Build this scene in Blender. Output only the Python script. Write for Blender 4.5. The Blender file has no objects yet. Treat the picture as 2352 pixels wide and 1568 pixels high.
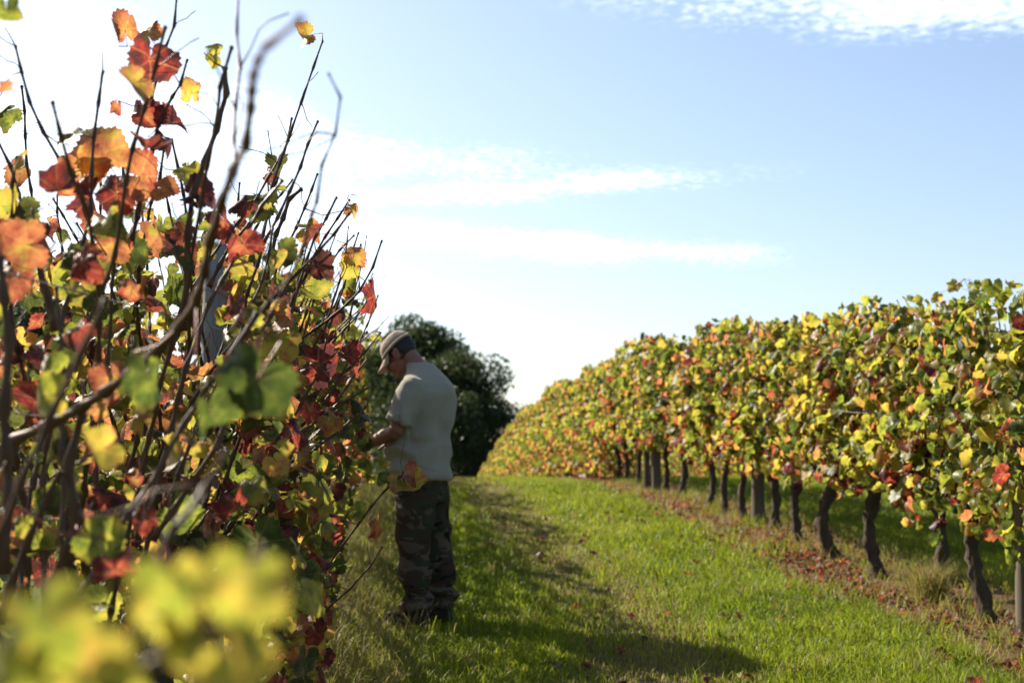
import bpy, bmesh, math, random
import numpy as np
from mathutils import Vector, Matrix, Quaternion, noise as mnoise

random.seed(7)
rng = np.random.default_rng(7)
scene = bpy.context.scene
C = scene.collection
R = math.radians

# ------------------------------------------------------------------ camera
F = 3267.0                      # focal length in pixels of a 2352 px wide picture (50 mm lens)
EYE = 1.46
PITCH = math.atan(316.0 / F)
cam_d = bpy.data.cameras.new('camera')
cam_d.lens = 50.0
cam_d.sensor_width = 36.0
cam_d.clip_start = 0.05
cam_d.clip_end = 6000
cam_d.dof.use_dof = True
cam_d.dof.focus_distance = 4.6
cam_d.dof.aperture_fstop = 4.0
cam = bpy.data.objects.new('camera', cam_d)
C.objects.link(cam)
cam.location = (0, 0, EYE)
cam.rotation_euler = (R(90) + PITCH, 0, 0)
scene.camera = cam

# ------------------------------------------------------------------ light
SUN_AZ, SUN_EL = R(-50), R(36)   # azimuth from the view direction (+Y), positive to the right
S = Vector((math.sin(SUN_AZ) * math.cos(SUN_EL), math.cos(SUN_AZ) * math.cos(SUN_EL), math.sin(SUN_EL)))
sun_d = bpy.data.lights.new('sun', 'SUN')
sun_d.energy = 5.0
sun_d.angle = R(0.55)
sun_d.color = (1.0, 0.90, 0.76)
sun = bpy.data.objects.new('sun', sun_d)
C.objects.link(sun)
sun.rotation_euler = S.to_track_quat('Z', 'Y').to_euler()

scene.view_settings.view_transform = 'Standard'
scene.view_settings.look = 'None'
scene.view_settings.gamma = 1
scene.view_settings.use_curve_mapping = False
scene.view_settings.exposure = 1.28
scene.cycles.use_denoising = True
scene.cycles.max_bounces = 8
scene.cycles.diffuse_bounces = 3
scene.cycles.transmission_bounces = 6
scene.cycles.transparent_max_bounces = 6
scene.cycles.sample_clamp_indirect = 6


class NT:
    """small helper to wire shader nodes"""
    def __init__(self, tree):
        self.t = tree
        self.n = tree.nodes
        self.l = tree.links
        self.n.clear()

    def node(self, kind, **kw):
        x = self.n.new(kind)
        for k, v in kw.items():
            setattr(x, k, v)
        return x

    def set(self, sock, v):
        if isinstance(v, bpy.types.NodeSocket):
            self.l.new(v, sock)
        elif v is not None:
            if isinstance(v, (tuple, list)) and len(v) == 3 and sock.type == 'RGBA':
                v = (*v, 1.0)
            sock.default_value = v

    def math(self, op, a, b=None, c=None, clamp=False):
        x = self.node('ShaderNodeMath', operation=op, use_clamp=clamp)
        for i, v in enumerate((a, b, c)):
            if v is not None:
                self.set(x.inputs[i], v)
        return x.outputs[0]

    def vmath(self, op, a, b=None, scale=None):
        x = self.node('ShaderNodeVectorMath', operation=op)
        self.set(x.inputs[0], a)
        if b is not None:
            self.set(x.inputs[1], b)
        if scale is not None:
            self.set(x.inputs['Scale'], scale)
        return x.outputs['Value'] if op in ('LENGTH', 'DOT_PRODUCT') else x.outputs[0]

    def noise(self, vec, scale, detail=3, rough=0.55, w=None, dist=0.0):
        x = self.node('ShaderNodeTexNoise')
        if w is not None:
            x.noise_dimensions = '4D'
            self.set(x.inputs['W'], w)
        if vec is not None:
            self.set(x.inputs['Vector'], vec)
        x.inputs['Scale'].default_value = scale
        x.inputs['Detail'].default_value = detail
        x.inputs['Roughness'].default_value = rough
        x.inputs['Distortion'].default_value = dist
        return x.outputs['Fac']

    def ramp(self, fac, stops, interp='LINEAR'):
        x = self.node('ShaderNodeValToRGB')
        x.color_ramp.interpolation = interp
        e = x.color_ramp.elements
        while len(e) > 1:
            e.remove(e[0])
        e[0].position = stops[0][0]
        e[0].color = (*stops[0][1], 1)
        for p, c in stops[1:]:
            k = e.new(p)
            k.color = (*c, 1)
        self.set(x.inputs[0], fac)
        return x.outputs[0]

    def step(self, x, lo, hi):
        m = self.node('ShaderNodeMapRange', interpolation_type='SMOOTHSTEP')
        self.set(m.inputs[0], x)
        self.set(m.inputs[1], lo)
        self.set(m.inputs[2], hi)
        return m.outputs[0]

    def mix(self, fac, a, b, blend='MIX'):
        x = self.node('ShaderNodeMix', data_type='RGBA', blend_type=blend)
        self.set(x.inputs[0], fac)
        self.set(x.inputs[6], a)
        self.set(x.inputs[7], b)
        return x.outputs[2]

    def sep(self, v):
        x = self.node('ShaderNodeSeparateXYZ')
        self.set(x.inputs[0], v)
        return x.outputs

    def comb(self, x_, y_, z_):
        x = self.node('ShaderNodeCombineXYZ')
        for i, v in enumerate((x_, y_, z_)):
            self.set(x.inputs[i], v)
        return x.outputs[0]

    def bump(self, h, strength=0.4, dist=0.01):
        x = self.node('ShaderNodeBump')
        x.inputs['Strength'].default_value = strength
        x.inputs['Distance'].default_value = dist
        self.set(x.inputs['Height'], h)
        return x.outputs[0]


# ------------------------------------------------------------------ world: clear autumn sky with thin cloud
world = bpy.data.worlds.new('World')
scene.world = world
world.use_nodes = True
w = NT(world.node_tree)
sky = w.node('ShaderNodeTexSky', sky_type='NISHITA')
sky.sun_disc = False
sky.sun_elevation = SUN_EL
sky.sun_rotation = SUN_AZ
sky.altitude = 100
sky.air_density = 1.0
sky.dust_density = 1.5
sky.ozone_density = 1.6
geo = w.node('ShaderNodeTexCoord')
dirv = geo.outputs['Generated']
dx, dy, dz = w.sep(dirv)
az = w.math('ARCTAN2', dx, dy)
el = w.math('ARCSINE', dz)
inv = w.math('DIVIDE', 1.0, w.math('ADD', w.math('MAXIMUM', dz, 0.0), 0.06))
plane = w.comb(w.math('MULTIPLY', dx, inv), w.math('MULTIPLY', dy, inv), 0.0)


def bank(px, py, wx, wy, amp, tilt=0.0):
    """a bank of cloud at the place where the photograph has one, as azimuth and elevation"""
    a0 = math.atan((px - 1176) / F)
    e0 = math.atan((1100 - py) / F)
    da = w.math('SUBTRACT', az, a0)
    de = w.math('SUBTRACT', w.math('SUBTRACT', el, e0), w.math('MULTIPLY', da, tilt))
    qa = w.math('POWER', w.math('ABSOLUTE', w.math('DIVIDE', da, wx / F)), 2.0)
    qe = w.math('POWER', w.math('ABSOLUTE', w.math('DIVIDE', de, wy / F)), 2.0)
    g = w.math('EXPONENT', w.math('MULTIPLY', w.math('ADD', qa, qe), -1.0))
    return w.math('MULTIPLY', g, amp)


streak = w.vmath('MULTIPLY', plane, (1.0, 1.0, 1.0))
n_large = w.noise(streak, 0.55, 4, 0.5, dist=0.6)
n_mid = w.noise(plane, 3.2, 5, 0.6, dist=0.3)
n_fine = w.noise(plane, 36.0, 4, 0.6, dist=0.2)
banks = None
for args in ((1980, 5, 560, 66, 0.62, -0.085), (2300, 50, 420, 64, 0.42, -0.05), (930, 362, 430, 46, 0.52, -0.03),
             (1180, 432, 540, 30, 0.52, 0.05), (1350, 570, 430, 34, 0.66, -0.05), (800, 520, 420, 32, 0.62, -0.06),
             (150, 330, 420, 120, 0.75, 0.0), (120, 90, 260, 60, 0.40, 0.0), (520, 260, 220, 60, 0.45, -0.2)):
    b = bank(*args)
    banks = b if banks is None else w.math('ADD', banks, b)
tex = w.math('ADD', w.math('MULTIPLY', n_mid, 0.42), w.math('MULTIPLY', n_fine, 0.58))
veil = w.math('MULTIPLY', w.step(n_large, 0.60, 0.85), 0.35)
dens = w.math('MULTIPLY', w.math('ADD', banks, veil), 1.0)
cover = w.step(w.math('ADD', dens, w.math('MULTIPLY', w.math('SUBTRACT', tex, 0.5), 3.4)), 0.10, 1.0)
cover = w.math('MULTIPLY', cover, w.step(dens, 0.02, 0.35))
cover = w.math('MULTIPLY', cover, 0.80)
skyc = w.vmath('MULTIPLY', sky.outputs[0], (1.03, .995, .985))
cloudc = w.vmath('ADD', w.vmath('SCALE', sky.outputs[0], scale=0.9), (4.5, 4.4, 4.3))
mixc = w.mix(cover, skyc, cloudc)
bg = w.node('ShaderNodeBackground')
w.set(bg.inputs[0], mixc)
bg.inputs[1].default_value = 0.082
out = w.node('ShaderNodeOutputWorld')
w.l.new(bg.outputs[0], out.inputs[0])


# ------------------------------------------------------------------ helpers
def tag(o, label=None, cat=None, group=None, kind=None):
    if label:
        o['label'] = label
    if cat:
        o['category'] = cat
    if group:
        o['group'] = group
    if kind:
        o['kind'] = kind
    return o


def obj(name, mesh, parent=None, mat=None, loc=None):
    o = bpy.data.objects.new(name, mesh)
    C.objects.link(o)
    if parent is not None:
        o.parent = parent
    if mat is not None and len(mesh.materials) == 0:
        mesh.materials.append(mat)
    if loc is not None:
        o.location = loc
    return o


def empty(name, loc, rz=0.0):
    o = bpy.data.objects.new(name, None)
    C.objects.link(o)
    o.location = loc
    o.rotation_euler = (0, 0, rz)
    o.empty_display_size = 0.1
    return o


def mesh_np(name, verts, tris, attrs=None, smooth=False):
    """a triangle mesh from numpy arrays; attrs: {name: (type, array per point)}"""
    me = bpy.data.meshes.new(name)
    nv, nf = len(verts), len(tris)
    me.vertices.add(nv)
    me.vertices.foreach_set('co', np.ascontiguousarray(verts, dtype=np.float32).ravel())
    me.loops.add(nf * 3)
    me.polygons.add(nf)
    me.polygons.foreach_set('loop_start', np.arange(0, nf * 3, 3, dtype=np.int32))
    me.loops.foreach_set('vertex_index', np.ascontiguousarray(tris, dtype=np.int32).ravel())
    if smooth:
        me.polygons.foreach_set('use_smooth', np.ones(nf, dtype=bool))
    for k, (ty, arr) in (attrs or {}).items():
        a = me.attributes.new(k, ty, 'POINT')
        a.data.foreach_set('vector' if ty == 'FLOAT_VECTOR' else 'color' if ty == 'FLOAT_COLOR' else 'value',
                           np.ascontiguousarray(arr, dtype=np.float32).ravel())
    me.update(calc_edges=True)
    me.validate()
    return me


def tube(pts, rad, sides=6, cap=True, twist=0.0, rough=0.0, ridge=0.0):
    """points and triangles of a tube along pts with radii rad"""
    pts = [Vector(p) for p in pts]
    V, T = [], []
    up = None
    for i, p in enumerate(pts):
        d = (pts[min(i + 1, len(pts) - 1)] - pts[max(i - 1, 0)]).normalized()
        if up is None:
            a = Vector((1, 0, 0)) if abs(d.x) < 0.8 else Vector((0, 1, 0))
            up = (a - d * a.dot(d)).normalized()
        else:
            up = (up - d * up.dot(d))
            up = up.normalized() if up.length > 1e-6 else d.orthogonal().normalized()
        side = d.cross(up)
        for k in range(sides):
            th = 2 * math.pi * k / sides + twist * i
            r = rad[i]
            if rough:
                r *= 1 + rough * mnoise.noise(p * 9 + Vector((math.cos(th), math.sin(th), 0)) * 1.7) + .6 * rough * mnoise.noise(p * 31 + Vector((math.cos(th), math.sin(th), 0)) * 3.1)
            if ridge:
                r *= 1 + ridge * (abs(math.sin(th * 2.5 + 1.3 * math.sin(i * .9))) - .5) + ridge * .6 * math.sin(th * 6 + i * 2.1)
            V.append(p + (up * math.cos(th) + side * math.sin(th)) * r)
        if i:
            b, a = i * sides, (i - 1) * sides
            for k in range(sides):
                k2 = (k + 1) % sides
                T.append((a + k, a + k2, b + k2))
                T.append((a + k, b + k2, b + k))
    if cap:
        V.append(pts[-1] + (pts[-1] - pts[-2]).normalized() * rad[-1] * 0.6)
        n = len(V) - 1
        b = (len(pts) - 1) * sides
        for k in range(sides):
            T.append((b + k, b + (k + 1) % sides, n))
        V.append(pts[0])
        for k in range(sides):
            T.append(((k + 1) % sides, k, n + 1))
    return np.array([tuple(v) for v in V]), np.array(T, dtype=np.int32)


def join(parts):
    V, T, n = [], [], 0
    for v, t in parts:
        V.append(v)
        T.append(t + n)
        n += len(v)
    return np.concatenate(V), np.concatenate(T)


# ------------------------------------------------------------------ terrain
UX, UY = -0.0933, 0.9956         # direction of the vine rows
ROW_R, ROW_L, GAP = 3.63, -0.60, 4.23


def GZ(y):
    y = np.asarray(y, dtype=float)
    z = 0.0735 * np.clip(y, -25, 52) - 0.00313 * np.clip(y - 14, 0, 38) ** 2
    s0 = 0.0735 - 2 * 0.00313 * 38
    q = np.clip(y - 52, 0, 60)
    return z + s0 * q - s0 * q * q / 120.0


def gz(y):
    return float(GZ(y))


def row(s, t, z=0.0):
    """point s metres along the rows, t metres to the right of the camera's line, z above the ground"""
    x, y = UX * s + UY * t, UY * s - UX * t
    return Vector((x, y, gz(y) + z))


def P(px, py, d):
    """the point d metres ahead at a pixel of the 2352x1568 view"""
    u, v = (px - 1176) / F, (784 - py) / F
    c, s_ = math.cos(PITCH), math.sin(PITCH)
    y = c - v * s_
    z = s_ + v * c
    return Vector((u * d / y, d, EYE + z * d / y))


# ------------------------------------------------------------------ materials
def new_mat(name):
    m = bpy.data.materials.new(name)
    m.use_nodes = True
    return m, NT(m.node_tree)


def finish(n, shader):
    o = n.node('ShaderNodeOutputMaterial')
    n.l.new(shader, o.inputs[0])


def principled(n, col, rough=0.8, spec=0.2, normal=None, **kw):
    p = n.node('ShaderNodeBsdfPrincipled')
    n.set(p.inputs['Base Color'], col)
    n.set(p.inputs['Roughness'], rough)
    n.set(p.inputs['Specular IOR Level'], spec)
    if normal is not None:
        n.set(p.inputs['Normal'], normal)
    for k, v in kw.items():
        n.set(p.inputs[k], v)
    return p.outputs[0]


def leaf_mat(name, per_object):
    m, n = new_mat(name)
    if per_object:
        nd = n.node('ShaderNodeObjectInfo')
    else:
        nd = n.node('ShaderNodeAttribute', attribute_name='lc')
    src, dull = nd.outputs['Color'], nd.outputs['Alpha']
    u, g, b = n.sep(src)
    luv = n.node('ShaderNodeAttribute', attribute_name='luv').outputs['Vector']
    lx, ly, _ = n.sep(luv)
    r = n.vmath('LENGTH', luv)
    wv = n.math('MULTIPLY', b, 60.0)
    n1 = n.noise(luv, 1.7, 3, 0.6, w=wv)
    n2 = n.noise(luv, 7.0, 3, 0.65, w=wv)
    u2 = n.math('ADD', u, n.math('MULTIPLY', n.math('SUBTRACT', n1, 0.5), 0.80))
    u2 = n.math('ADD', u2, n.math('MULTIPLY', n.math('SUBTRACT', n2, 0.5), 0.35))
    u2 = n.math('ADD', u2, n.math('MULTIPLY', n.math('MULTIPLY', g, n.math('SUBTRACT', r, 0.45)), 0.25))
    # veins run out from the stalk: keep them greener and paler
    ang = n.math('ARCTAN2', lx, ly)
    fold = n.math('ABSOLUTE', n.math('SUBTRACT', n.math('MODULO', n.math('ADD', ang, 6.85), 1.00), 0.5))
    vd = n.math('MULTIPLY', fold, r)
    vein = n.math('SUBTRACT', 1.0, n.step(vd, 0.004, 0.04))
    u2 = n.math('SUBTRACT', u2, n.math('MULTIPLY', vein, 0.05))
    u2 = n.math('MINIMUM', n.math('MAXIMUM', u2, 0.0), 1.0)
    col = n.ramp(u2, [(0.0, (.018, .036, .010)), (.16, (.045, .075, .014)), (.33, (.175, .208, .028)), (.48, (.36, .285, .050)),
                      (.62, (.32, .138, .055)), (.75, (.235, .072, .042)), (.87, (.165, .020, .020)), (1.0, (.036, .012, .018))])
    spot = n.math('MULTIPLY', n.step(n2, 0.60, 0.70), n.math('ADD', n.math('MULTIPLY', g, 0.8), 0.15), clamp=True)
    edge = n.math('MULTIPLY', n.step(n.math('ADD', r, n.math('MULTIPLY', n2, 0.5)), 0.95, 1.25), g)
    brown = n.math('MAXIMUM', spot, edge)
    col = n.mix(brown, col, (.115, .048, .018))
    col = n.mix(n.math('MULTIPLY', vein, 0.16), col, (.30, .27, .08))
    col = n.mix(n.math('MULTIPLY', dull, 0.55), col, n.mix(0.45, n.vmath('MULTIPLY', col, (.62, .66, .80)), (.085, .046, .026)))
    h = n.math('ADD', n.math('MULTIPLY', vein, -1.0), n2)
    nrm = n.bump(h, 0.35, 0.004)
    p = principled(n, col, 0.40, 0.30, nrm)
    tr = n.node('ShaderNodeBsdfTranslucent')
    n.set(tr.inputs[0], n.mix(1.0, n.vmath('SCALE', col, scale=1.7), (1.0, 0.95, 0.78), 'MULTIPLY'))
    mx = n.node('ShaderNodeMixShader')
    mx.inputs[0].default_value = 0.60
    n.l.new(p, mx.inputs[1])
    n.l.new(tr.outputs[0], mx.inputs[2])
    finish(n, mx.outputs[0])
    return m


M = {}
M['leaf'] = leaf_mat('vine_leaf', True)
M['leaf_mass'] = leaf_mat('vine_leaf_mass', False)


def simple(name, fn):
    m, n = new_mat(name)
    finish(n, fn(n))
    M[name] = m


def _obj(n):
    return n.node('ShaderNodeTexCoord').outputs['Object']


def f_petiole(n):
    return principled(n, (.20, .045, .030), 0.5, 0.3)


def f_cane(n):
    c = _obj(n)
    a = n.noise(c, 30, 3)
    st = n.noise(n.vmath('MULTIPLY', c, (160, 160, 12)), 1.0, 3)
    col = n.mix(a, (.045, .022, .012), (.110, .058, .032))
    return principled(n, col, 0.55, 0.25, n.bump(st, 0.5, 0.002))


def f_bark(n):
    c = _obj(n)
    st = n.noise(n.vmath('MULTIPLY', c, (60, 60, 9)), 1.0, 5, 0.65)
    a = n.noise(c, 8, 3)
    col = n.mix(st, (.012, .008, .006), (.120, .086, .062))
    col = n.mix(n.math('MULTIPLY', a, 0.4), col, (.10, .10, .075))
    return principled(n, col, 0.9, 0.1, n.bump(st, 1.0, 0.012))


def f_post(n):
    c = _obj(n)
    st = n.noise(n.vmath('MULTIPLY', c, (55, 55, 3)), 1.0, 5, 0.65)
    a = n.noise(c, 5, 3)
    col = n.mix(st, (.045, .035, .027), (.165, .132, .102))
    col = n.mix(n.math('MULTIPLY', a, 0.35), col, (.13, .14, .10))
    return principled(n, col, 0.9, 0.1, n.bump(st, 0.9, 0.008))


def f_grey_post(n):
    c = _obj(n)
    st = n.noise(n.vmath('MULTIPLY', c, (70, 70, 3)), 1.0, 5, 0.65)
    col = n.mix(st, (.10, .10, .10), (.36, .365, .36))
    return principled(n, col, 0.9, 0.1, n.bump(st, 0.9, 0.008))


def f_wire(n):
    return principled(n, (.30, .30, .31), 0.45, 0.5, Metallic=0.8)


simple('petiole', f_petiole)
simple('cane', f_cane)
simple('bark', f_bark)
simple('post', f_post)
simple('wire', f_wire)
simple('grey_post', f_grey_post)


def f_ground(n):
    c = _obj(n)
    x, y, z = n.sep(c)
    t = n.math('ADD', n.math('MULTIPLY', x, UY), n.math('MULTIPLY', y, -UX))
    wob = n.noise(c, 0.8, 3)
    big = n.noise(c, 0.35, 3)
    fine = n.noise(c, 22, 5, 0.7)
    mid = n.noise(c, 5, 4, 0.6)
    fold = n.math('ABSOLUTE', n.math('SUBTRACT', n.math('MODULO', n.math('ADD', t, GAP * 40 + GAP / 2 - ROW_R), GAP), GAP / 2))
    edge = n.math('ADD', fold, n.math('MULTIPLY', n.math('SUBTRACT', wob, 0.5), 0.5))
    soil = n.math('SUBTRACT', 1.0, n.step(edge, 0.46, 0.74))
    trk = n.math('ABSOLUTE', n.math('SUBTRACT', n.math('ADD', t, n.math('MULTIPLY', n.math('SUBTRACT', big, 0.5), 0.5)), 1.42))
    track = n.math('SUBTRACT', 1.0, n.step(trk, 0.2, 0.5))
    green = n.mix(mid, (.038, .062, .010), (.085, .115, .020))
    dry = n.mix(fine, (.075, .055, .024), (.175, .135, .060))
    earth = n.mix(fine, (.060, .033, .019), (.175, .100, .058))
    col = n.mix(n.math('MULTIPLY', track, 0.75), green, dry)
    col = n.mix(soil, col, earth)
    col = n.mix(n.math('MULTIPLY', n.step(big, 0.52, 0.7), 0.35), col, dry)
    h = n.math('ADD', n.math('MULTIPLY', mid, 0.6), n.math('MULTIPLY', fine, 0.5))
    return principled(n, col, 0.95, 0.1, n.bump(h, 0.9, 0.05))


simple('ground', f_ground)


def f_grass(n):
    a = n.node('ShaderNodeAttribute', attribute_name='lc').outputs['Color']
    p = principled(n, a, 0.5, 0.22)
    tr = n.node('ShaderNodeBsdfTranslucent')
    n.set(tr.inputs[0], n.vmath('SCALE', a, scale=1.7))
    mx = n.node('ShaderNodeMixShader')
    mx.inputs[0].default_value = 0.42
    n.l.new(p, mx.inputs[1])
    n.l.new(tr.outputs[0], mx.inputs[2])
    return mx.outputs[0]


simple('grass', f_grass)
simple('tree_leaf', f_grass)

# ------------------------------------------------------------------ ground sheet
def grid_axis(near, step, far):
    a = list(np.arange(near[0], near[1] + 1e-6, step))
    d, x = step, near[1]
    while x < far:
        d *= 1.35
        x += d
        a.append(x)
    d, x = step, near[0]
    while x > -far:
        d *= 1.35
        x -= d
        a.insert(0, x)
    return np.array(a)


gx = grid_axis((-14, 14), 0.4, 3000)
gy = grid_axis((-6, 60), 0.4, 3500)
XX, YY = np.meshgrid(gx, gy)
micro = 0.018 * np.sin(XX * 1.9 + YY * 0.7) + 0.014 * np.sin(XX * 0.8 - YY * 1.6 + 1) + 0.010 * np.sin(XX * 3.1 + YY * 2.3)
micro *= np.clip((60 - np.abs(YY)) / 20, 0, 1)


def MICRO(x, y):
    return 0.018 * np.sin(x * 1.9 + y * 0.7) + 0.014 * np.sin(x * 0.8 - y * 1.6 + 1) + 0.010 * np.sin(x * 3.1 + y * 2.3)


ZZ = GZ(YY) + micro
nx_, ny_ = len(gx), len(gy)
gv = np.stack([XX.ravel(), YY.ravel(), ZZ.ravel()], 1)
ii = np.arange(nx_ * ny_).reshape(ny_, nx_)
q = np.stack([ii[:-1, :-1], ii[:-1, 1:], ii[1:, 1:], ii[1:, :-1]], -1).reshape(-1, 4)
gt = np.concatenate([q[:, [0, 1, 2]], q[:, [0, 2, 3]]])
ground = obj('ground', mesh_np('ground', gv, gt, smooth=True), mat=M['ground'])
tag(ground, 'grassy vineyard ground rising to a low crest', kind='structure')


# ------------------------------------------------------------------ vine leaf meshes
def leaf_outline(n, serr, r_, lobe=1.0):
    key = [(0, 1.0), (22, .89), (38, .86 - .13 * lobe), (58, .93), (80, .84), (97, .80 - .08 * lobe), (116, .83), (140, .74), (160, .60), (174, .38), (180, .12)]
    th, rr = [], []
    for i in range(n):
        a = -180 + 360 * (i + 0.5) / n
        b = abs(a)
        for (a0, r0), (a1, r1) in zip(key, key[1:]):
            if a0 <= b <= a1:
                f = (b - a0) / (a1 - a0)
                f = f * f * (3 - 2 * f)
                v = r0 + (r1 - r0) * f
                break
        v *= 1 + (serr if i % 2 else -serr) + r_.uniform(-.03, .03)
        th.append(R(a))
        rr.append(v)
    return th, rr


PET = Vector((0, -.80, -.42))


def leaf_arrays(n, seed, roll=0.6, bend=0.5, fold=0.25, wave=0.10, lobe=1.0, rings=2, petiole=True):
    """flat leaf shape bent into a curled blade; tip along +Y, stalk at the origin"""
    r_ = random.Random(seed)
    th, rr = leaf_outline(n, .055, r_, lobe)
    V, U, T = [(0, 0)], [], []
    ringsn = []
    for k in range(1, rings + 1):
        f = k / rings
        m = n if k == rings else n // 2
        idx = []
        for j in range(m):
            if m == n:
                a, rad = th[j], rr[j]
            else:
                a = th[2 * j] * .5 + th[2 * j + 1] * .5
                rad = (rr[2 * j] + rr[2 * j + 1]) * .5 * f
            idx.append(len(V))
            V.append((rad * math.sin(a), rad * math.cos(a)))
        ringsn.append(idx)
    first = ringsn[0]
    for j in range(len(first)):
        if j + 1 < len(first):
            T.append((0, first[j + 1], first[j]))
    for A, B in zip(ringsn, ringsn[1:]):
        if len(A) == len(B):
            for j in range(len(A) - 1):
                T += [(A[j], A[j + 1], B[j + 1]), (A[j], B[j + 1], B[j])]
        else:
            for j in range(len(A)):
                T.append((A[j], B[2 * j + 1], B[2 * j]))
                if j + 1 < len(A):
                    T.append((A[j], B[2 * j + 2], B[2 * j + 1]))
                    T.append((A[j], A[j + 1], B[2 * j + 2]))
    out = []
    ph = [r_.uniform(0, 6.28) for _ in range(4)]
    asym = r_.uniform(-.35, .35)
    for x, y in V:
        r0 = math.hypot(x, y)
        a = math.atan2(x, y)
        z = fold * abs(x) + wave * r0 * r0 * (math.sin(3 * a + ph[0]) + .7 * math.sin(5 * a + ph[1])) + .04 * math.sin(7 * x + ph[2]) * math.cos(6 * y + ph[3])
        k = roll * (1 + asym * (1 if x > 0 else -1))
        if abs(k) > 1e-3:
            x2, z2 = math.sin(k * x) / k, z - (1 - math.cos(k * x)) / k
        else:
            x2, z2 = x, z
        kb = bend
        yy = y + .25
        if abs(kb) > 1e-3:
            y2 = math.sin(kb * yy) / kb - math.sin(kb * .25) / kb
            z2 = z2 - (1 - math.cos(kb * yy)) / kb + (1 - math.cos(kb * .25)) / kb
        else:
            y2 = y
        out.append((x2, y2, z2))
    nb = len(out)
    UV = [(x, y, 0) for x, y in V]
    npt = 0
    if petiole:
        tv, tt = tube([(0, 0.02, 0), (0, -.30, -.10), (0, -.60, -.25), tuple(PET)], [.016, .015, .016, .024], 3, cap=False)
        out += [tuple(v) for v in tv]
        UV += [(0, .02, 0)] * len(tv)
        npt = len(tt)
        T = T + [tuple(int(i) + nb for i in tr) for tr in tt]
    return np.array(out, float), np.array(T, np.int32), np.array(UV, float), npt


LEAF_SPECS = [dict(roll=.8, bend=.7, fold=.20, wave=.14), dict(roll=1.5, bend=.4, fold=.1, wave=.16), dict(roll=-.7, bend=1.0, fold=.45, wave=.15), dict(roll=.4, bend=1.5, fold=.5, wave=.12),
              dict(roll=2.0, bend=.4, fold=.1, wave=.18), dict(roll=.3, bend=-.9, fold=.8, wave=.12), dict(roll=1.1, bend=1.2, fold=0, wave=.22), dict(roll=0.3, bend=.4, fold=.25, wave=.12),
              dict(roll=2.6, bend=1.0, fold=.1, wave=.25), dict(roll=1.7, bend=2.0, fold=.4, wave=.30)]
LEAF_MESH, LEAF_HI, LEAF_LOW, LEAF_MID = [], [], [], []
for i, sp in enumerate(LEAF_SPECS):
    for dest, n, rings, nm in ((LEAF_MESH, 22, 2, 'leaf'), (LEAF_HI, 52, 4, 'leaf_fine')):
        v, t, uv, npt = leaf_arrays(n, 100 + i, rings=rings, lobe=1.0 if i % 3 else .4, **sp)
        me = mesh_np(nm, v, t, {'luv': ('FLOAT_VECTOR', uv)}, smooth=True)
        me.materials.append(M['leaf'])
        me.materials.append(M['petiole'])
        mi = np.zeros(len(t), np.int32)
        mi[len(t) - npt:] = 1
        me.polygons.foreach_set('material_index', mi)
        dest.append(me)
    LEAF_MID.append(leaf_arrays(22, 100 + i, rings=2, petiole=False, lobe=1.0 if i % 3 else .4, **sp)[:3])
    LEAF_LOW.append(leaf_arrays(14, 200 + i, rings=2, petiole=False, **sp)[:3])


def leaf_frame(tip, nrm):
    t = tip.normalized()
    n_ = (nrm - t * nrm.dot(t))
    n_ = n_.normalized() if n_.length > 1e-4 else t.orthogonal().normalized()
    x = t.cross(n_)
    return Matrix((x, t, n_)).transposed()


def add_leaf(parent, node, tip, nrm, size, hue, edge=.5, hi=False, variant=None, at_centre=False, dull=0.0):
    Rm = leaf_frame(Vector(tip), Vector(nrm))
    k = variant if variant is not None else random.choices(range(10), [14, 10, 10, 12, 8, 8, 10, 12, 5, 6] if dull == 0 else [8, 9, 9, 12, 10, 10, 12, 5, 12, 13])[0]
    me = (LEAF_HI if hi else LEAF_MESH)[k]
    o = bpy.data.objects.new('leaf', me)
    C.objects.link(o)
    o.parent = parent
    off = Vector((0, .25, 0)) if at_centre else PET
    loc = Vector(node) - Rm @ (off * size)
    m = Matrix.Translation(loc - parent.location) @ Rm.to_4x4() @ Matrix.Diagonal((size, size, size, 1))
    o.matrix_basis = m
    o.color = (hue, edge, random.random(), dull)
    return o


def to_view(p):
    """pixel of a point in the 2352x1568 view"""
    d = Vector(p) - Vector((0, 0, EYE))
    c, s_ = math.cos(PITCH), math.sin(PITCH)
    f, u = d.y * c + d.z * s_, d.z * c - d.y * s_
    return 1176 + F * d.x / f, 784 - F * u / f


def over_alley(p):
    """does a point of the left-hand row reach out over the alley, where the photograph shows none of it"""
    if p.y > 8.3:
        return False
    x_, y_ = to_view(p)
    if p.y < 5.2 and 425 < x_ < 562 and 575 < y_ < 860:
        return True
    return x_ > 900 - max(0, (y_ - 1100)) * .25 if y_ > 900 else x_ > (848 if y_ > 700 else 880 - (700 - y_) * .30)


def rnd_dir():
    while True:
        v = Vector((random.uniform(-1, 1), random.uniform(-1, 1), random.uniform(-1, 1)))
        if .05 < v.length < 1:
            return v.normalized()


def hue_right(h, pos=None):
    """leaf colour on the right-hand row: yellow-green, with red low down and in patches"""
    low = max(0, 1 - h * 2.2)
    if pos is not None:
        low += 3.0 * max(0, mnoise.noise(pos * 2.6) - .12) - .5 * max(0, -mnoise.noise(pos * 2.6))
        low = max(0, low)
    k = random.choices(('g', 'yg', 'y', 'o', 'r', 'p'), (14, 52, 13, 11 + 17 * low, 4 + 13 * low, 2 + 3 * low))[0]
    return {'g': (.06, .22), 'yg': (.23, .37), 'y': (.37, .47), 'o': (.52, .68), 'r': (.70, .86), 'p': (.88, 1.0)}[k]


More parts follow.
